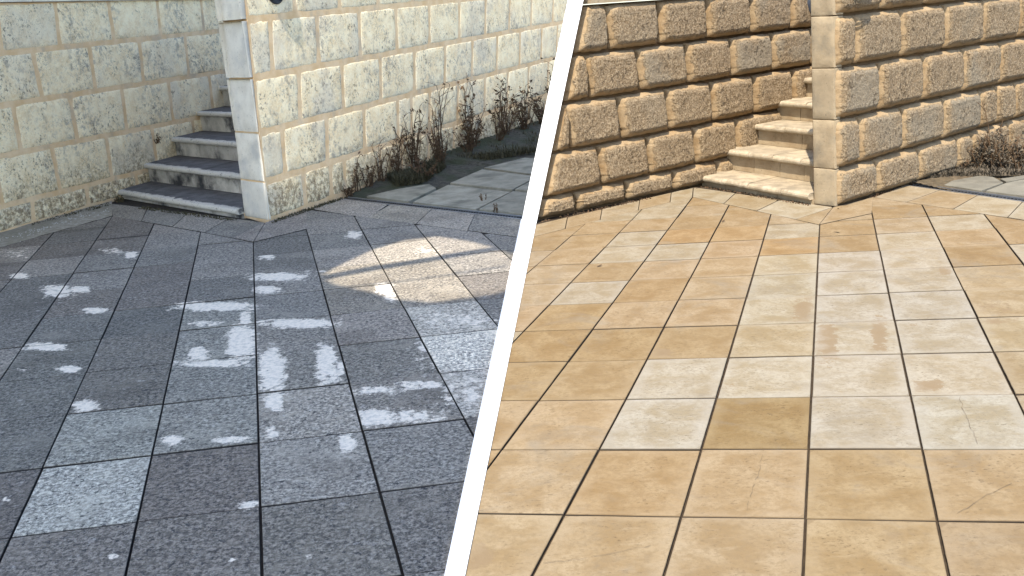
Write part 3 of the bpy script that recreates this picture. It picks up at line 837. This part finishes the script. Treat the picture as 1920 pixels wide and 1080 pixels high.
# ---- wall right of the white line (washed), with its raked end built as the collage divider
SB = 0.3889
wB1 = Wall((1007, 413), (1319, 346))
cB1 = [lambda u: 0.0] + [course_fn([wB1.uz((x*SB+1000, y*SB)) for x, y in l]) for l in (
    [(35, 965), (330, 890), (555, 840), (780, 790), (930, 765)], [(85, 740), (420, 680), (655, 630), (865, 580), (1060, 555)],
    [(140, 500), (515, 440), (945, 375), (1335, 315)], [(185, 265), (365, 245), (830, 195), (1040, 165), (1335, 130)], [(235, 22), (590, 0)])]
jB1 = [joints_px(wB1, l, SB, 1000, 0) for l in (
    [(195, 935, 210, 1030), (440, 880, 448, 970), (668, 830, 672, 915), (878, 775, 885, 815)],
    [(40, 770, 75, 945), (300, 700, 330, 890), (540, 650, 560, 835), (765, 610, 780, 780), (970, 575, 975, 700)],
    [(140, 510, 175, 710), (400, 470, 425, 670), (632, 435, 655, 620), (848, 400, 862, 580), (1052, 365, 1060, 550), (1240, 335, 1245, 500)],
    [(240, 265, 270, 475), (490, 235, 515, 440), (727, 205, 745, 400), (942, 180, 952, 370), (1140, 155, 1150, 330), (1330, 140, 1335, 310)],
    [(335, 20, 365, 240), (595, 0, 605, 205), (825, -10, 835, 190), (1035, -20, 1045, 160), (1235, -30, 1235, 135)])]
rk = wB1.uz((1097, 0)); rakeB = rk[0]/rk[1]
B1U1, B1T = 4.6, 0.112
endB1 = lambda z: (rakeB*z+0.016, B1U1)
jB1 = [extend([x for x in j if x[1]-rakeB*cB1[i](0) > 0.11], B1U1) for i, j in enumerate(jB1)]
rB1 = tag(empty('block_wall', wB1.P(0, 0)), 'washed tan pillowed block wall with white raked divider end, behind the clean steps', 'wall')
lay(wB1, rB1, cB1, jB1, endB1, M['warm'], SPEC_B)
core(wB1, 0.02, B1U1, -0.05, 1.615, B1T, M['mortar_dark'], rB1, 'mortar_core', front=-0.035, lean_lo=rakeB)
coping(wB1, rB1, M['end_warm'], rakeB*1.62+0.02, B1U1, 1.622, B1T, over=0.055)
# collage divider end: its front edge and back edge rise with the rake
def proud(px, k=0.056):
    d = ray(px); return CAMP+d*((wB1.o+wB1.n*k-CAMP).dot(wB1.n)/d.dot(wB1.n))
zt = 1.80
pb, pt = proud((1003, 413)), proud((1093, 0))
at_z = lambda z: pb+(pt-pb)*((z-pb.z)/(pt.z-pb.z))
F0, G0 = at_z(0.0), gnd((975, 413))
F1, G1 = at_z(zt), G0+Vector(wB1.u)*rakeB*zt+Vector((0, 0, zt))
mb = MB(); dn = Vector((0, 0, -0.05)); a = Vector(wB1.u)*0.045
mb.hexa([F0+dn, F0+dn+a*.1, G0+dn+a*3, G0+dn, F1, F1+a*.1, G1+a*3, G1])
mb.build('divider_end', M['white'], rB1)

# ---- pier and wall on the far right (washed)
S4 = 0.389
wB2 = Wall((1566, 388), (1717, 342))
bedB2 = [[(205, 820), (330, 785), (530, 730), (725, 680), (905, 620), (1131, 560)], [(200, 578), (420, 545), (630, 490), (825, 445), (1000, 405), (1131, 385)],
         [(200, 330), (530, 280), (735, 245), (920, 210), (1090, 185)], [(200, 78), (530, 40), (740, 15), (930, -5)]]
cB2 = [lambda u: 0.0] + [course_fn([wB2.uz((x*S4+1480, y*S4)) for x, y in l]) for l in bedB2]
cB2.append(lambda u, f=cB2[-1]: f(u)+0.375)
jB2 = [joints_px(wB2, l, S4, 1480, 0) for l in (
    [(405, 785, 412, 930), (608, 740, 610, 880), (795, 680, 795, 820), (865, 660, 865, 800), (1040, 600, 1040, 760)],
    [(322, 575, 328, 780), (530, 535, 532, 725), (730, 485, 727, 680), (905, 445, 905, 620), (985, 430, 985, 590), (1075, 405, 1072, 580)],
    [(418, 310, 422, 540), (630, 280, 630, 490), (825, 245, 825, 445), (1003, 210, 1000, 405), (1160, 175, 1158, 370)],
    [(305, 80, 305, 305), (522, 55, 525, 275), (735, 25, 735, 240), (920, 0, 918, 210), (1095, -25, 1090, 185)],
    [(430, -230, 432, 20), (645, -250, 645, 0), (840, -270, 840, -10), (1015, -290, 1015, -25)])]
B2U1 = 4.8
leanB2 = -0.062
jB2 = [extend(j, B2U1) for j in jB2]
endB2 = lambda z: (leanB2*z, B2U1)
rB2 = tag(empty('block_wall', wB2.P(0, 0)), 'washed tan pillowed block wall with smooth pier end at far right', 'wall')
spec = dict(SPEC_B); spec.update(depth=0.060)
lay(wB2, rB2, cB2, jB2, endB2, M['warm'], spec)
cornB, leftB = gnd((1566, 388)), gnd((1526, 383))
TOPB = cB2[-1](0)
pier(wB2, cornB, leftB, leanB2, TOPB, 0.19, B2U1, M['mortar_dark'], rB2, 0.035)
end_stones(leftB, cornB, wB2, leanB2, [0.0]+[f(0) for f in cB2[1:]], rB2, M['end_warm'], 0.004, 0.005)

# ------------------------------------------------------------------ steps
def stairs(root, wall, us, zs, az, wr_o, wr_d, mt, mr, mcore, nst, edge_wear):
    e = Vector((math.cos(az), math.sin(az), 0)); fr = Vector((e.y, -e.x, 0))
    if fr.y > 0: fr = -fr                        # towards the viewer
    N = len(us)
    def line(u):                                  # left and right end of a line across the flight
        Lp = wall.P(u, 0, -0.02)
        Rp = isect(Lp, e, wr_o, wr_d)
        return Lp, Rp
    for i in range(N-1):
        zt, th = zs[i], 0.052
        (Lf, Rf), (Lb, Rb) = line(us[i]), line(us[i+1]+0.06)
        zb = zs[i-1] if i else -0.02
        ov = 0.03
        mb = MB()
        ins = -fr*0.05
        mb.hexa([p+Vector((0, 0, z)) for z in (zb-0.03, zt-th) for p in (Lf+ins, Rf+ins, Rb, Lb)])
        body = mb.build('step', mcore, root)
        cuts = [0]+[(k+random.uniform(-.12, .12))/nst[i] for k in range(1, nst[i])]+[1]
        for a, b in zip(cuts, cuts[1:]):
            g = 0.003/(Rf-Lf).length
            A_, B_ = Lf.lerp(Rf, a+g), Lf.lerp(Rf, b-g); C_, D_ = Lb.lerp(Rb, b-g), Lb.lerp(Rb, a+g)
            prof = [(0.0, 0.0, .0), (.10, 0.0, .05), (1.0, 0.0, 1)]
            V, Fc, Wr = [], [], []
            r = th/2
            rows = []
            dzj = random.uniform(-.002, .002)
            for t in (-90, -60, -30, 0, 30, 60, 90):
                q = R(t); rows.append((fr*(r*math.cos(q)), -r+r*math.sin(q), 0.0, 1.0))
            rows += [(Vector(), 0.0, 0.06, 0.75), (Vector(), 0.0, 0.16, 0.1), (Vector(), 0.0, 1.0, 0.0)]
            rows = [(Vector(), -th, 1.0, 0.0)]+rows
            K = 7
            for off, dz, dp, wv in rows:
                for k in range(K):
                    s_ = k/(K-1)
                    p = A_.lerp(B_, s_).lerp(D_.lerp(C_, s_), dp)+off
                    V.append((p.x+0.002*n3(p, 12), p.y+0.002*n3(p, 12, 4), zt+dz+dzj+0.0015*n3(p, 9, 2)))
                    Wr.append(wv*edge_wear)
            nR = len(rows)
            for x in range(nR-1):
                for k in range(K-1):
                    Fc.append((x*K+k, x*K+k+1, (x+1)*K+k+1, (x+1)*K+k))
            Fc.append(tuple(x*K for x in range(nR))); Fc.append(tuple(x*K+K-1 for x in range(nR-1, -1, -1)))
            mesh('tread_slab', V, Fc, mt, body, False, {'wear': Wr})
        cuts = [0]+[(k+random.uniform(-.2, .2))/4 for k in range(1, 4)]+[1]
        for a, b in zip(cuts, cuts[1:]):
            g = 0.003/(Rf-Lf).length
            A_, B_ = Lf.lerp(Rf, a+g)-fr*ov*random.uniform(.85, 1.05), Lf.lerp(Rf, b-g)-fr*ov
            mb = MB()
            q = [A_, B_, B_-fr*0.03, A_-fr*0.03]
            mb.hexa([p+Vector((0, 0, z)) for z in (zb+0.002, zt-th-0.001) for p in q])
            mb.build('riser_stone', mr, body)

rSA = tag(empty('staircase', wA1.P(1.7, 0)), 'blackened stone steps with worn pale nosings between the two unwashed walls', 'steps')
stairs(rSA, wA1, [1.635, 2.121, 2.659, 3.206, 3.734, 4.28, 4.82, 5.35], [.083, .285, .492, .722, .968, 1.20, 1.43, 1.65], R(-44), leftA+Vector((0, 0, 0))-Vector(wA2.n)*-0.01, wA2.u,
       M['tread_dirty'], M['riser_dirty'], M['mortar_pale'], [5, 4, 4, 3, 3, 3, 3], 1.0)
rSB = tag(empty('staircase', wB1.P(1.9, 0)), 'washed cream stone steps with rounded nosings between the two tan walls', 'steps')
stairs(rSB, wB1, [1.82, 2.143, 2.485, 2.823, 3.158, 3.50, 3.84], [.093, .282, .468, .641, .82, 1.0, 1.18], R(-62), leftB, wB2.u,
       M['tread_clean'], M['riser_clean'], M['mortar_dark'], [4, 4, 3, 3, 3, 3], 0.5)

# ------------------------------------------------------------------ drains and the slabs beyond them
def drain(a, b, width, name, label, flip=1):
    d = (b-a).normalized(); nn = Vector((-d.y, d.x, 0))*flip
    L = (b-a).length
    root = tag(empty(name, a), label, 'drain')
    def strip(k0, k1, z0, z1, nm, mt):
        mb = MB(); q = [a+nn*k0, b+nn*k0, b+nn*k1, a+nn*k1]
        if area([(p.x, p.y) for p in q]) < 0: q.reverse()
        mb.poly_prism([(p.x, p.y) for p in q], z0, z1); return mb.build(nm, mt, root)
    strip(0, width, -0.06, -0.022, 'channel', M['black'])
    strip(-0.004, 0.008, -0.05, 0.004, 'edge_rail', M['metal'])
    strip(width-0.006, width+0.006, -0.05, 0.004, 'edge_rail', M['metal'])
    mb = MB(); k = 0.02
    while k < L:
        p = a+d*k
        mb.hexa([p+nn*w_+d*t+Vector((0, 0, z)) for z in (-0.02, -0.006) for w_, t in ((.01, 0), (.01, .006), (width-.008, .006), (width-.008, 0))])
        k += 0.03
    tag(mb.build('grate_bars', M['black'], root), kind='stuff')

drain(gnd((640, 373)), gnd((979, 411)), 0.085, 'drain_channel', 'dark strip drain at the edge of the blackened paving before the weedy slabs', 1)
drain(gnd((1697, 347.5)), gnd((1990, 388)), 0.10, 'drain_channel', 'dark strip drain beside the washed paving at far right', 1)

def sheet(name, px, mat, z, kind, amp=0.012, n=26, color=None, extra=None):
    """uneven patch of soil filling a plan polygon"""
    P = [gnd(p) if not isinstance(p, Vector) else p for p in px]
    xs, ys = [p.x for p in P], [p.y for p in P]
    V, F, idx = [], [], {}
    poly = [(p.x, p.y) for p in P]
    def inside(x, y):
        c = False
        for i in range(len(poly)):
            (x1, y1), (x2, y2) = poly[i], poly[i-1]
            if (y1 > y) != (y2 > y) and x < (x2-x1)*(y-y1)/(y2-y1)+x1: c = not c
        return c
    st = max(max(xs)-min(xs), max(ys)-min(ys))/n/1.5
    nx, ny = int((max(xs)-min(xs))/st)+1, int((max(ys)-min(ys))/st)+1
    for j in range(ny):
        for i in range(nx):
            x, y = min(xs)+i*st, min(ys)+j*st
            if inside(x+st/2, y+st/2):
                f = []
                for a, b in ((i, j), (i+1, j), (i+1, j+1), (i, j+1)):
                    if (a, b) not in idx:
                        idx[(a, b)] = len(V); X, Y = min(xs)+a*st, min(ys)+b*st
                        V.append((X, Y, z+amp*(n3((X, Y, 0), 3)+0.5*n3((X, Y, 0), 11))+(extra(X, Y) if extra else 0)))
                    f.append(idx[(a, b)])
                F.append(tuple(f))
    return tag(mesh(name, V, F, mat, None, True), kind=kind)

# left: slabs and dark soil in front of the weeds
wa = lambda u, k: wA2.P(u, 0, k)
far = [gnd((652, 367)), gnd((980, 405)), Vector((0.3, 7.75, 0)), Vector((2.9, 9.6, 0)), Vector((3.2, 13.0, 0)), wa(8.2, 0.02), wa(1.15, 0.02)]
def mound(x, y):
    p = Vector((x, y, 0))-wA2.o; d = p.dot(wA2.n); u = p.dot(wA2.u)
    q = gnd((657, 368)); e_ = (gnd((982, 406))-q).normalized(); f_ = abs((Vector((x, y, 0))-q).dot(Vector((-e_.y, e_.x, 0))))
    return (max(0, 0.07-0.09*d)+max(0, 0.06-0.05*d)*(1 if u > 3 else 0))*min(1, f_/0.6)
sheet('soil_bed', far, M['soil'], -0.035, 'structure', 0.012, 130, extra=mound)
z15 = lambda pts: z2p(pts, 0.25, 640, 150)
SLABS = [[(130, 862), (510, 908), (715, 808), (640, 765), (420, 815)], [(532, 912), (1012, 968), (1272, 836), (800, 782)], [(1030, 970), (1395, 1012), (1445, 852), (1288, 836)],
         [(812, 772), (1056, 668), (1470, 722), (1284, 822)], [(1298, 822), (1478, 732), (1500, 846)], [(1068, 656), (1376, 580), (1560, 592), (1480, 712)]]
rP = MB()
root = tag(empty('slab_path', gnd((800, 380))), kind='structure')
for q in SLABS:
    P = [pl(p) for p in z15(q)]
    if area(P) < 0: P.reverse()
    P = inset(P, 0.006)
    mb = MB(); dz = random.uniform(-.004, .004)
    mb.poly_prism(P, -0.05, 0.001+dz)
    mb.build('slab', M['slab_dirty'], root)

# right: dusty soil and two grey slabs
farB = [gnd((1700, 344)), gnd((1990, 385)), Vector((5.8, 6.2, 0)), Vector((6.5, 9.5, 0)), wB2.P(4.7, 0, 0.02), wB2.P(1.15, 0, 0.02)]
def moundB(x, y):
    d = (Vector((x, y, 0))-wB2.o).dot(wB2.n)
    return max(0, 0.05-0.09*d)
sheet('soil_bed', farB, M['soil_dry'], -0.03, 'structure', 0.010, 110, extra=moundB)
z16 = lambda pts: z2p(pts, 0.2222, 1640, 150)
root = tag(empty('slab_path', gnd((1860, 350))), kind='structure')
for q in ([(585, 888), (660, 850), (890, 808), (1000, 820), (1085, 868), (900, 936)], [(1105, 872), (1290, 835), (1500, 900), (1300, 985), (940, 938)], [(1110, 860), (1060, 835), (1300, 800), (1480, 860), (1300, 828)]):
    P = [pl(p) for p in z16(q)]
    if area(P) < 0: P.reverse()
    mb = MB(); mb.poly_prism(P, -0.05, 0.002); mb.build('slab', M['slab_grey'], root)

# ------------------------------------------------------------------ weeds
def weed(base, h, stems, spread, leaves, label, group, ms='stem', ml='leaf', size=0.035, lean=None):
    root = tag(empty('dry_weed', base), label, 'weed', group)
    st, lf = MB(), MB()
    for i in range(stems):
        a = random.uniform(0, 2*math.pi); tilt = spread*random.uniform(.1, 1)
        hh = h*0.74*random.uniform(.4, 1.0)
        d = Vector((math.cos(a)*tilt, math.sin(a)*tilt, 1))
        if lean: d = d+lean*random.uniform(.2, .8)
        pts = []; p = base+Vector((random.uniform(-.03, .03), random.uniform(-.03, .03), -0.02)); k = 7
        for j in range(k+1):
            pts.append(p.copy())
            d = (d+Vector((random.uniform(-.13, .13), random.uniform(-.13, .13), 0.02))).normalized()
            p = p+d*hh/k
        st.tube(pts, 0.0062, 0.0028, 4)
        for j in range(2, k+1):
            if random.random() < 0.75:
                b = random.uniform(0, 6.28); t = Vector((math.cos(b), math.sin(b), random.uniform(.3, 1.2))).normalized()
                L = hh*random.uniform(.08, .24)
                q = [pts[j], pts[j]+t*L*.5+Vector((0, 0, .01)), pts[j]+t*L]
                st.tube(q, 0.0036, 0.002, 3)
                ends = [q[2], q[1]]
            else: ends = [pts[j]]
            for e_ in ends:
                if random.random() > leaves*0.6: continue
                for _ in range(random.choice((1, 2, 3))):
                    c = e_+Vector((random.gauss(0, .012), random.gauss(0, .012), random.gauss(0, .012)))
                    u = Vector((random.gauss(0, 1), random.gauss(0, 1), random.gauss(0, .7))).normalized()
                    v = u.cross(Vector((random.gauss(0, 1), random.gauss(0, 1), random.gauss(0, 1)))).normalized()
                    s1, s2 = size*random.uniform(.25, .85), size*random.uniform(.12, .38)
                    n = u.cross(v)*s2*.4
                    b0 = len(lf.v); lf.v += [tuple(c-u*s1), tuple(c+v*s2+n), tuple(c+u*s1), tuple(c-v*s2+n)]; lf.f.append((b0, b0+1, b0+2, b0+3))
    st.build('stem', M[ms], root)
    if lf.v: tag(lf.build('foliage', M[ml], root), kind='stuff')
    return root

GW = 'dry weeds along the foot of the pale wall'
zz = lambda x, y: gnd((x*0.25+640, y*0.25+150))
def foot(x, k):
    """a place k metres in front of the pale wall's foot, where the photograph's column x meets it"""
    a, b = (503, 414), (1030, 230); t = (x-503)/527
    return wA2.P((gnd(lerp2(a, b, t))-wA2.o).dot(wA2.u), 0, k)
weed(zz(640, 745), 0.45, 9, .9, .75, 'low branching weed standing clear of the wall on dark soil by the slabs', GW, size=.045)
weed(foot(765, .10), 1.0, 17, .24, .8, 'dense brown weed clump with tall thin stalks, left of the two big clumps', GW, size=.04)
weed(foot(868, .14), 1.2, 19, .28, .9, 'dense dark weed clump with reddish seed heads, right of the two big clumps', GW, size=.05)
weed(foot(905, .20), 1.1, 12, .40, .7, 'leafy weed leaning right beside the right big clump', GW, size=.06, lean=Vector((.5, 0, 0)))
weed(foot(735, .07), 0.80, 12, .20, .6, 'slender weed just left of the dense brown clump', GW)
weed(foot(683, .06), 0.42, 10, .35, .7, 'short dark tufted weed near the left end of the drain', GW)
weed(foot(706, .06), 0.62, 10, .22, .4, 'thin reddish weed between the short tuft and the slender weed', GW)
weed(foot(664, .04), 0.50, 6, .2, .3, 'sparse thin stalk weed at the foot of the pier blocks', GW)
weed(foot(645, .06), 0.18, 9, .7, .5, 'low sprawling weed where the drain meets the pale wall', GW)
weed(foot(815, .08), 1.25, 12, .16, .4, 'tall thin stalks between the two big weed clumps', GW)
weed(foot(935, .10), 1.2, 16, .25, .6, 'upright weed right of the leaning leafy weed', GW)
weed(foot(965, .15), 0.9, 18, .5, .8, 'dark weed against the wall near the white raked end', GW, size=.05)
weed(foot(995, .20), 0.9, 18, .5, .8, 'dark low weed closest to the white raked end', GW, size=.05)
weed(foot(1022, .25), 1.3, 20, .4, .9, 'tall dark weed partly hidden by the white raked end', GW, size=.06)
weed(foot(795, .22), 0.6, 18, .5, .8, 'bushy short weed in front of the tall thin stalks', GW)
weed(foot(845, .25), 0.7, 18, .55, .8, 'bushy mid height weed left of the reddish seed heads', GW)
weed(zz(1150, 985), 0.12, 5, .4, .6, 'tiny seedling in the slab joint just behind the drain', GW, size=.015)
weed(zz(1075, 900), 0.12, 4, .5, .6, 'tiny seedling between slabs further from the drain', GW, size=.015)
weed(gnd((222, 377)), 0.10, 10, 1.4, 1, 'small dark weed tuft at the left foot of the blackened steps', 'weeds at the blackened steps', size=.03, ml='grass')
weed(wA1.P(2.35, .49, .04), 0.16, 5, .8, .9, 'small weed sprouting on the third blackened step by the wall', 'weeds at the blackened steps', size=.02)
weed(leftA+Vector((-.28, 2.3, .46)), 0.24, 6, .7, .9, 'small weed growing from the riser beside the pier, high on blackened steps', 'weeds at the blackened steps', size=.03)
GB = 'bleached weeds at the far right wall'
yy = lambda x, y: gnd((x*0.2222+1640, y*0.2222+150))
weed(yy(880, 740), 0.42, 24, .9, .95, 'tangled bleached weed clump at the far right wall foot, the largest there', GB, 'stem', 'leaf_grey', .035)
weed(yy(1060, 760), 0.5, 22, .8, .95, 'bleached weed clump with tall grey stalks right of the largest clump', GB, 'stem', 'leaf_grey', .035)
weed(yy(1210, 760), 0.48, 22, .8, .95, 'bleached weed clump cut by the right picture edge', GB, 'stem', 'leaf_grey', .035)
weed(yy(720, 760), 0.22, 10, 1.0, .8, 'low dark dry weed left of the bleached clumps', GB, 'stem', 'leaf', .025)
weed(yy(560, 790), 0.16, 9, 1.2, .8, 'lowest dry weed nearest the far right drain end', GB, 'stem', 'leaf', .02)
weed(yy(1010, 740)+Vector((0, 0, 0)), 0.85, 5, .15, .3, 'single tall bundle of dry stalks against the far right wall', GB, 'stem', 'leaf_grey', .02)
weed(yy(420, 820), 0.10, 7, 1.2, .6, 'tiny dry tuft at the corner of wall and far right drain', GB, 'stem', 'leaf', .015)

def blades(name, polys, count, h0, h1, mat, label):
    mb = MB(); tot = 0
    for pxs in polys:
        P = [gnd(p) for p in pxs]
        tris = [(P[0], P[i], P[i+1]) for i in range(1, len(P)-1)]
        for _ in range(count//len(polys)):
            a, b, c = random.choice(tris); r1, r2 = random.random(), random.random()
            if r1+r2 > 1: r1, r2 = 1-r1, 1-r2
            p = a+(b-a)*r1+(c-a)*r2
            if n3(p, 2.5) < -0.12: continue
            h = random.uniform(h0, h1); t = random.uniform(0, 6.28)
            d = Vector((math.cos(t), math.sin(t), 0)); w = Vector((-d.y, d.x, 0))*random.uniform(.003, .008)
            k = len(mb.v); l = d*h*random.uniform(.2, .9)
            mb.v += [tuple(p-w), tuple(p+w), tuple(p+w*.7+l*.4+Vector((0, 0, h*.65))), tuple(p-w*.7+l*.4+Vector((0, 0, h*.65))), tuple(p+l+Vector((0, 0, h)))]
            mb.f += [(k, k+1, k+2, k+3), (k+3, k+2, k+4)]
    return tag(mb.build(name, mat), label, 'grass', kind='stuff')
blades('ground_cover', [z15([(330, 735), (480, 650), (820, 640), (640, 765), (420, 805)]), z15([(800, 610), (900, 500), (1300, 400), (1600, 320), (1600, 520), (1080, 610)])], 9000, .02, .11, M['grass'], 'dark scrubby ground cover on soil along the weedy pale wall')
blades('leaf_litter', [z16([(330, 830), (760, 720), (1350, 690), (1350, 800), (900, 790), (560, 850)])], 3500, .01, .06, M['leaf_grey'], 'dry leaf litter along the foot of the far right wall')

blades('moss', [[(238, 384), (456, 414), (452, 418), (236, 389)], [(505, 416), (640, 371), (644, 374), (510, 420)], [(60, 418), (205, 381), (207, 386), (60, 424)]], 1500, .004, .022, M['grass'], 'thin moss and dirt along the foot of pale walls and blackened steps')
blades('grit_line', [[(1012, 414), (1318, 349), (1318, 352), (1012, 418)], [(1322, 349), (1522, 383), (1520, 387), (1320, 353)], [(1568, 390), (1700, 346), (1702, 349), (1572, 393)]], 1100, .003, .012, M['leaf'], 'thin line of dirt along the foot of tan walls and clean steps')

# ------------------------------------------------------------------ round bulkhead lamps on the walls
def lamp(w, u, z, r, label, dp=1.0):
    root = tag(empty('wall_lamp', w.P(u, z, 0.0)), label, 'lamp', 'round wall lamps')
    o = w.P(u, z, 0.0); up = Vector((0, 0, 1)); ax = w.n*dp
    mb = MB(); mb.lathe([(0, 0), (r, 0), (r, .05), (r*.96, .075), (r*.80, .085), (r*.78, .06), (0, .06)], o, ax, w.u, up); mb.build('housing', M['lamp'], root, True)
    mb = MB(); mb.lathe([(r*.77, .06), (r*.72, .10), (r*.5, .125), (r*.2, .135), (0.001, .137)], o, ax, w.u, up); mb.build('lens', M['lens'], root, True)
    for k in range(-2, 3):
        mb = MB(); zk = k*r*.32; hw = math.sqrt(max(0.01, (r*.8)**2-zk*zk))
        pts = [o+up*zk+w.u*(hw*t)+ax*(.085+.06*math.sqrt(max(0, 1-t*t))) for t in [x/6-1 for x in range(13)]]
        mb.tube(pts, .008, .008, 5); mb.build('guard_bar', M['lamp'], root, True)
uA, zA = wA1.uz((424, 8)); lamp(wA1, uA, zA, .19, 'charcoal round ribbed wall lamp half hidden behind the pale pier')
uA, zA = wA2.uz((514, -20)); lamp(wA2, uA, zA, .125, 'dark round wall lamp at top edge of the pale pier wall', 0.25)
uB, zB = wB1.uz((1522, 4)); lamp(wB1, uB, zB, .14, 'blue grey ribbed wall lamp half hidden behind the tan pier')
uB, zB = wB2.uz((1596, -30)); lamp(wB2, uB, zB, .11, 'dark round wall lamp at top edge of the tan pier wall, casting a shadow')

# ------------------------------------------------------------------ small litter
for px, lab in (((1569, 437), 'brown dry leaf on washed paving before the tan pier'), ((1124, 500), 'tiny dark twig on washed paving right of the white line'),
                ((1356, 416), 'small dry leaf on washed paving before the clean steps'), ((1510, 293), None)):
    if not lab: continue
    p = gnd(px)+Vector((0, 0, .006)); mb = MB(); a = random.uniform(0, 3)
    u, v = Vector((math.cos(a), math.sin(a), 0)), Vector((-math.sin(a), math.cos(a), 0))
    mb.v = [tuple(p-u*.022), tuple(p-u*.008+v*.009), tuple(p+u*.012+v*.006+Vector((0, 0, .004))), tuple(p+u*.024+Vector((0, 0, .006))), tuple(p+u*.010-v*.008+Vector((0, 0, .003))), tuple(p-u*.010-v*.008), tuple(p+Vector((0, 0, .002)))]
    mb.f = [(0, 6, 1), (1, 6, 2), (2, 6, 3), (3, 6, 4), (4, 6, 5), (5, 6, 0)]
    tag(mb.build('dry_leaf', M['leaf']), lab, 'leaf', 'dry leaves on the washed paving')
mb = MB()
for i in range(160):
    t = random.random(); p = gnd(lerp2((0, 452), (205, 393), t))+Vector((random.gauss(0, .06), random.gauss(0, .06), 0)); r = random.uniform(.002, .006); z = .004
    k = len(mb.v); mb.v += [(p.x-r, p.y, z), (p.x, p.y-r, z), (p.x+r, p.y, z), (p.x, p.y+r, z), (p.x, p.y, z+r*1.2)]
    mb.f += [(k, k+1, k+4), (k+1, k+2, k+4), (k+2, k+3, k+4), (k+3, k, k+4)]
tag(mb.build('pebbles', M['pebble']), 'scattered white grit on the strip beside the left wall', 'grit', kind='stuff')

# ------------------------------------------------------------------ canopy added overhead, unseen, shaped to shade the unwashed court
ZC = 6.0
sh = Vector((SUN_DIR.x, SUN_DIR.y, 0))*(ZC/SUN_DIR.z)
ld = (LN_M[1]-LN_M[0]).normalized()
sd2 = Vector((-SUN_DIR.x, -SUN_DIR.y, 0)).normalized()
pa = cornA+sd2*1.5
outer = [Vector((-2.3, 1.7, 0)), LN_L[0]-ld*0.85+Vector((.0, 0, 0)), LN_L[1]+Vector((.005, 0, 0)), wA2.P(7.2, 0, 1.2), wA2.P(7.2, 0, 0.0), cornA+wA2.n*0.005, pa, Vector((-1.3, 12.6, 0)), Vector((-1.6, 14.6, 0)), Vector((-3.5, 14.2, 0)), Vector((-4.9, 9.6, 0)), Vector((-5.6, 8.0, 0))]
on = lambda y: LN_L[0].lerp(LN_L[1], (gnd((1066-.2148*y, y)).y-LN_L[0].y)/(LN_L[1].y-LN_L[0].y))
notch = [on(552)]+[gnd(p) for p in ((920, 560), (880, 566), (800, 576), (730, 570), (690, 558), (620, 543), (585, 528), (640, 496), (700, 468), (760, 450), (820, 443), (875, 452), (925, 464))]+[on(478)]  # cut into the added slab so a patch of sun falls on the paving
outer = outer[:2]+notch+outer[2:]
bars = [[gnd(p) for p in l] for l in (((590, 526), (700, 505), (850, 481), (948, 466)), ((610, 545), (750, 530), (880, 512), (948, 502)), ((680, 560), (800, 552), (948, 532)))]  # added bars that draw streaks of shade across the sun patch
outer = [p+sh for p in outer]
tri = tessellate_polygon([outer])
pts = outer
V = [(p.x, p.y, ZC) for p in pts]+[(p.x, p.y, ZC+.15) for p in pts]; n = len(pts)
F = [tuple(t) for t in tri]+[tuple(n+i for i in reversed(t)) for t in tri]+[(i, (i+1) % n, n+(i+1) % n, n+i) for i in range(n)]
rC = tag(empty('shade_caster', (-3.5, -2.5, 0)), 'unseen white canopy high above the frame that shades the unwashed court', 'shade_caster')
mesh('shade_slab', V, F, M['concrete'], rC)
for b_, r_ in zip(bars[:2], (.06, .014)):
    mb = MB(); mb.tube([Vector((p.x+sh.x, p.y+sh.y, ZC+.05)) for p in b_], r_, r_, 6); mb.build('streak_bar', M['metal'], rC)
for x, y in ((-3.3, -2.2), (-1.75, -2.4), (-6.3, 3.2)):  # props for the added slab, out of view
    mb = MB(); mb.lathe([(0, 0), (.12, 0), (.12, ZC), (0, ZC)], Vector((x, y, -.09)), Vector((0, 0, 1)), Vector((1, 0, 0)), Vector((0, 1, 0)), 12); mb.build('shade_post', M['concrete'], rC)
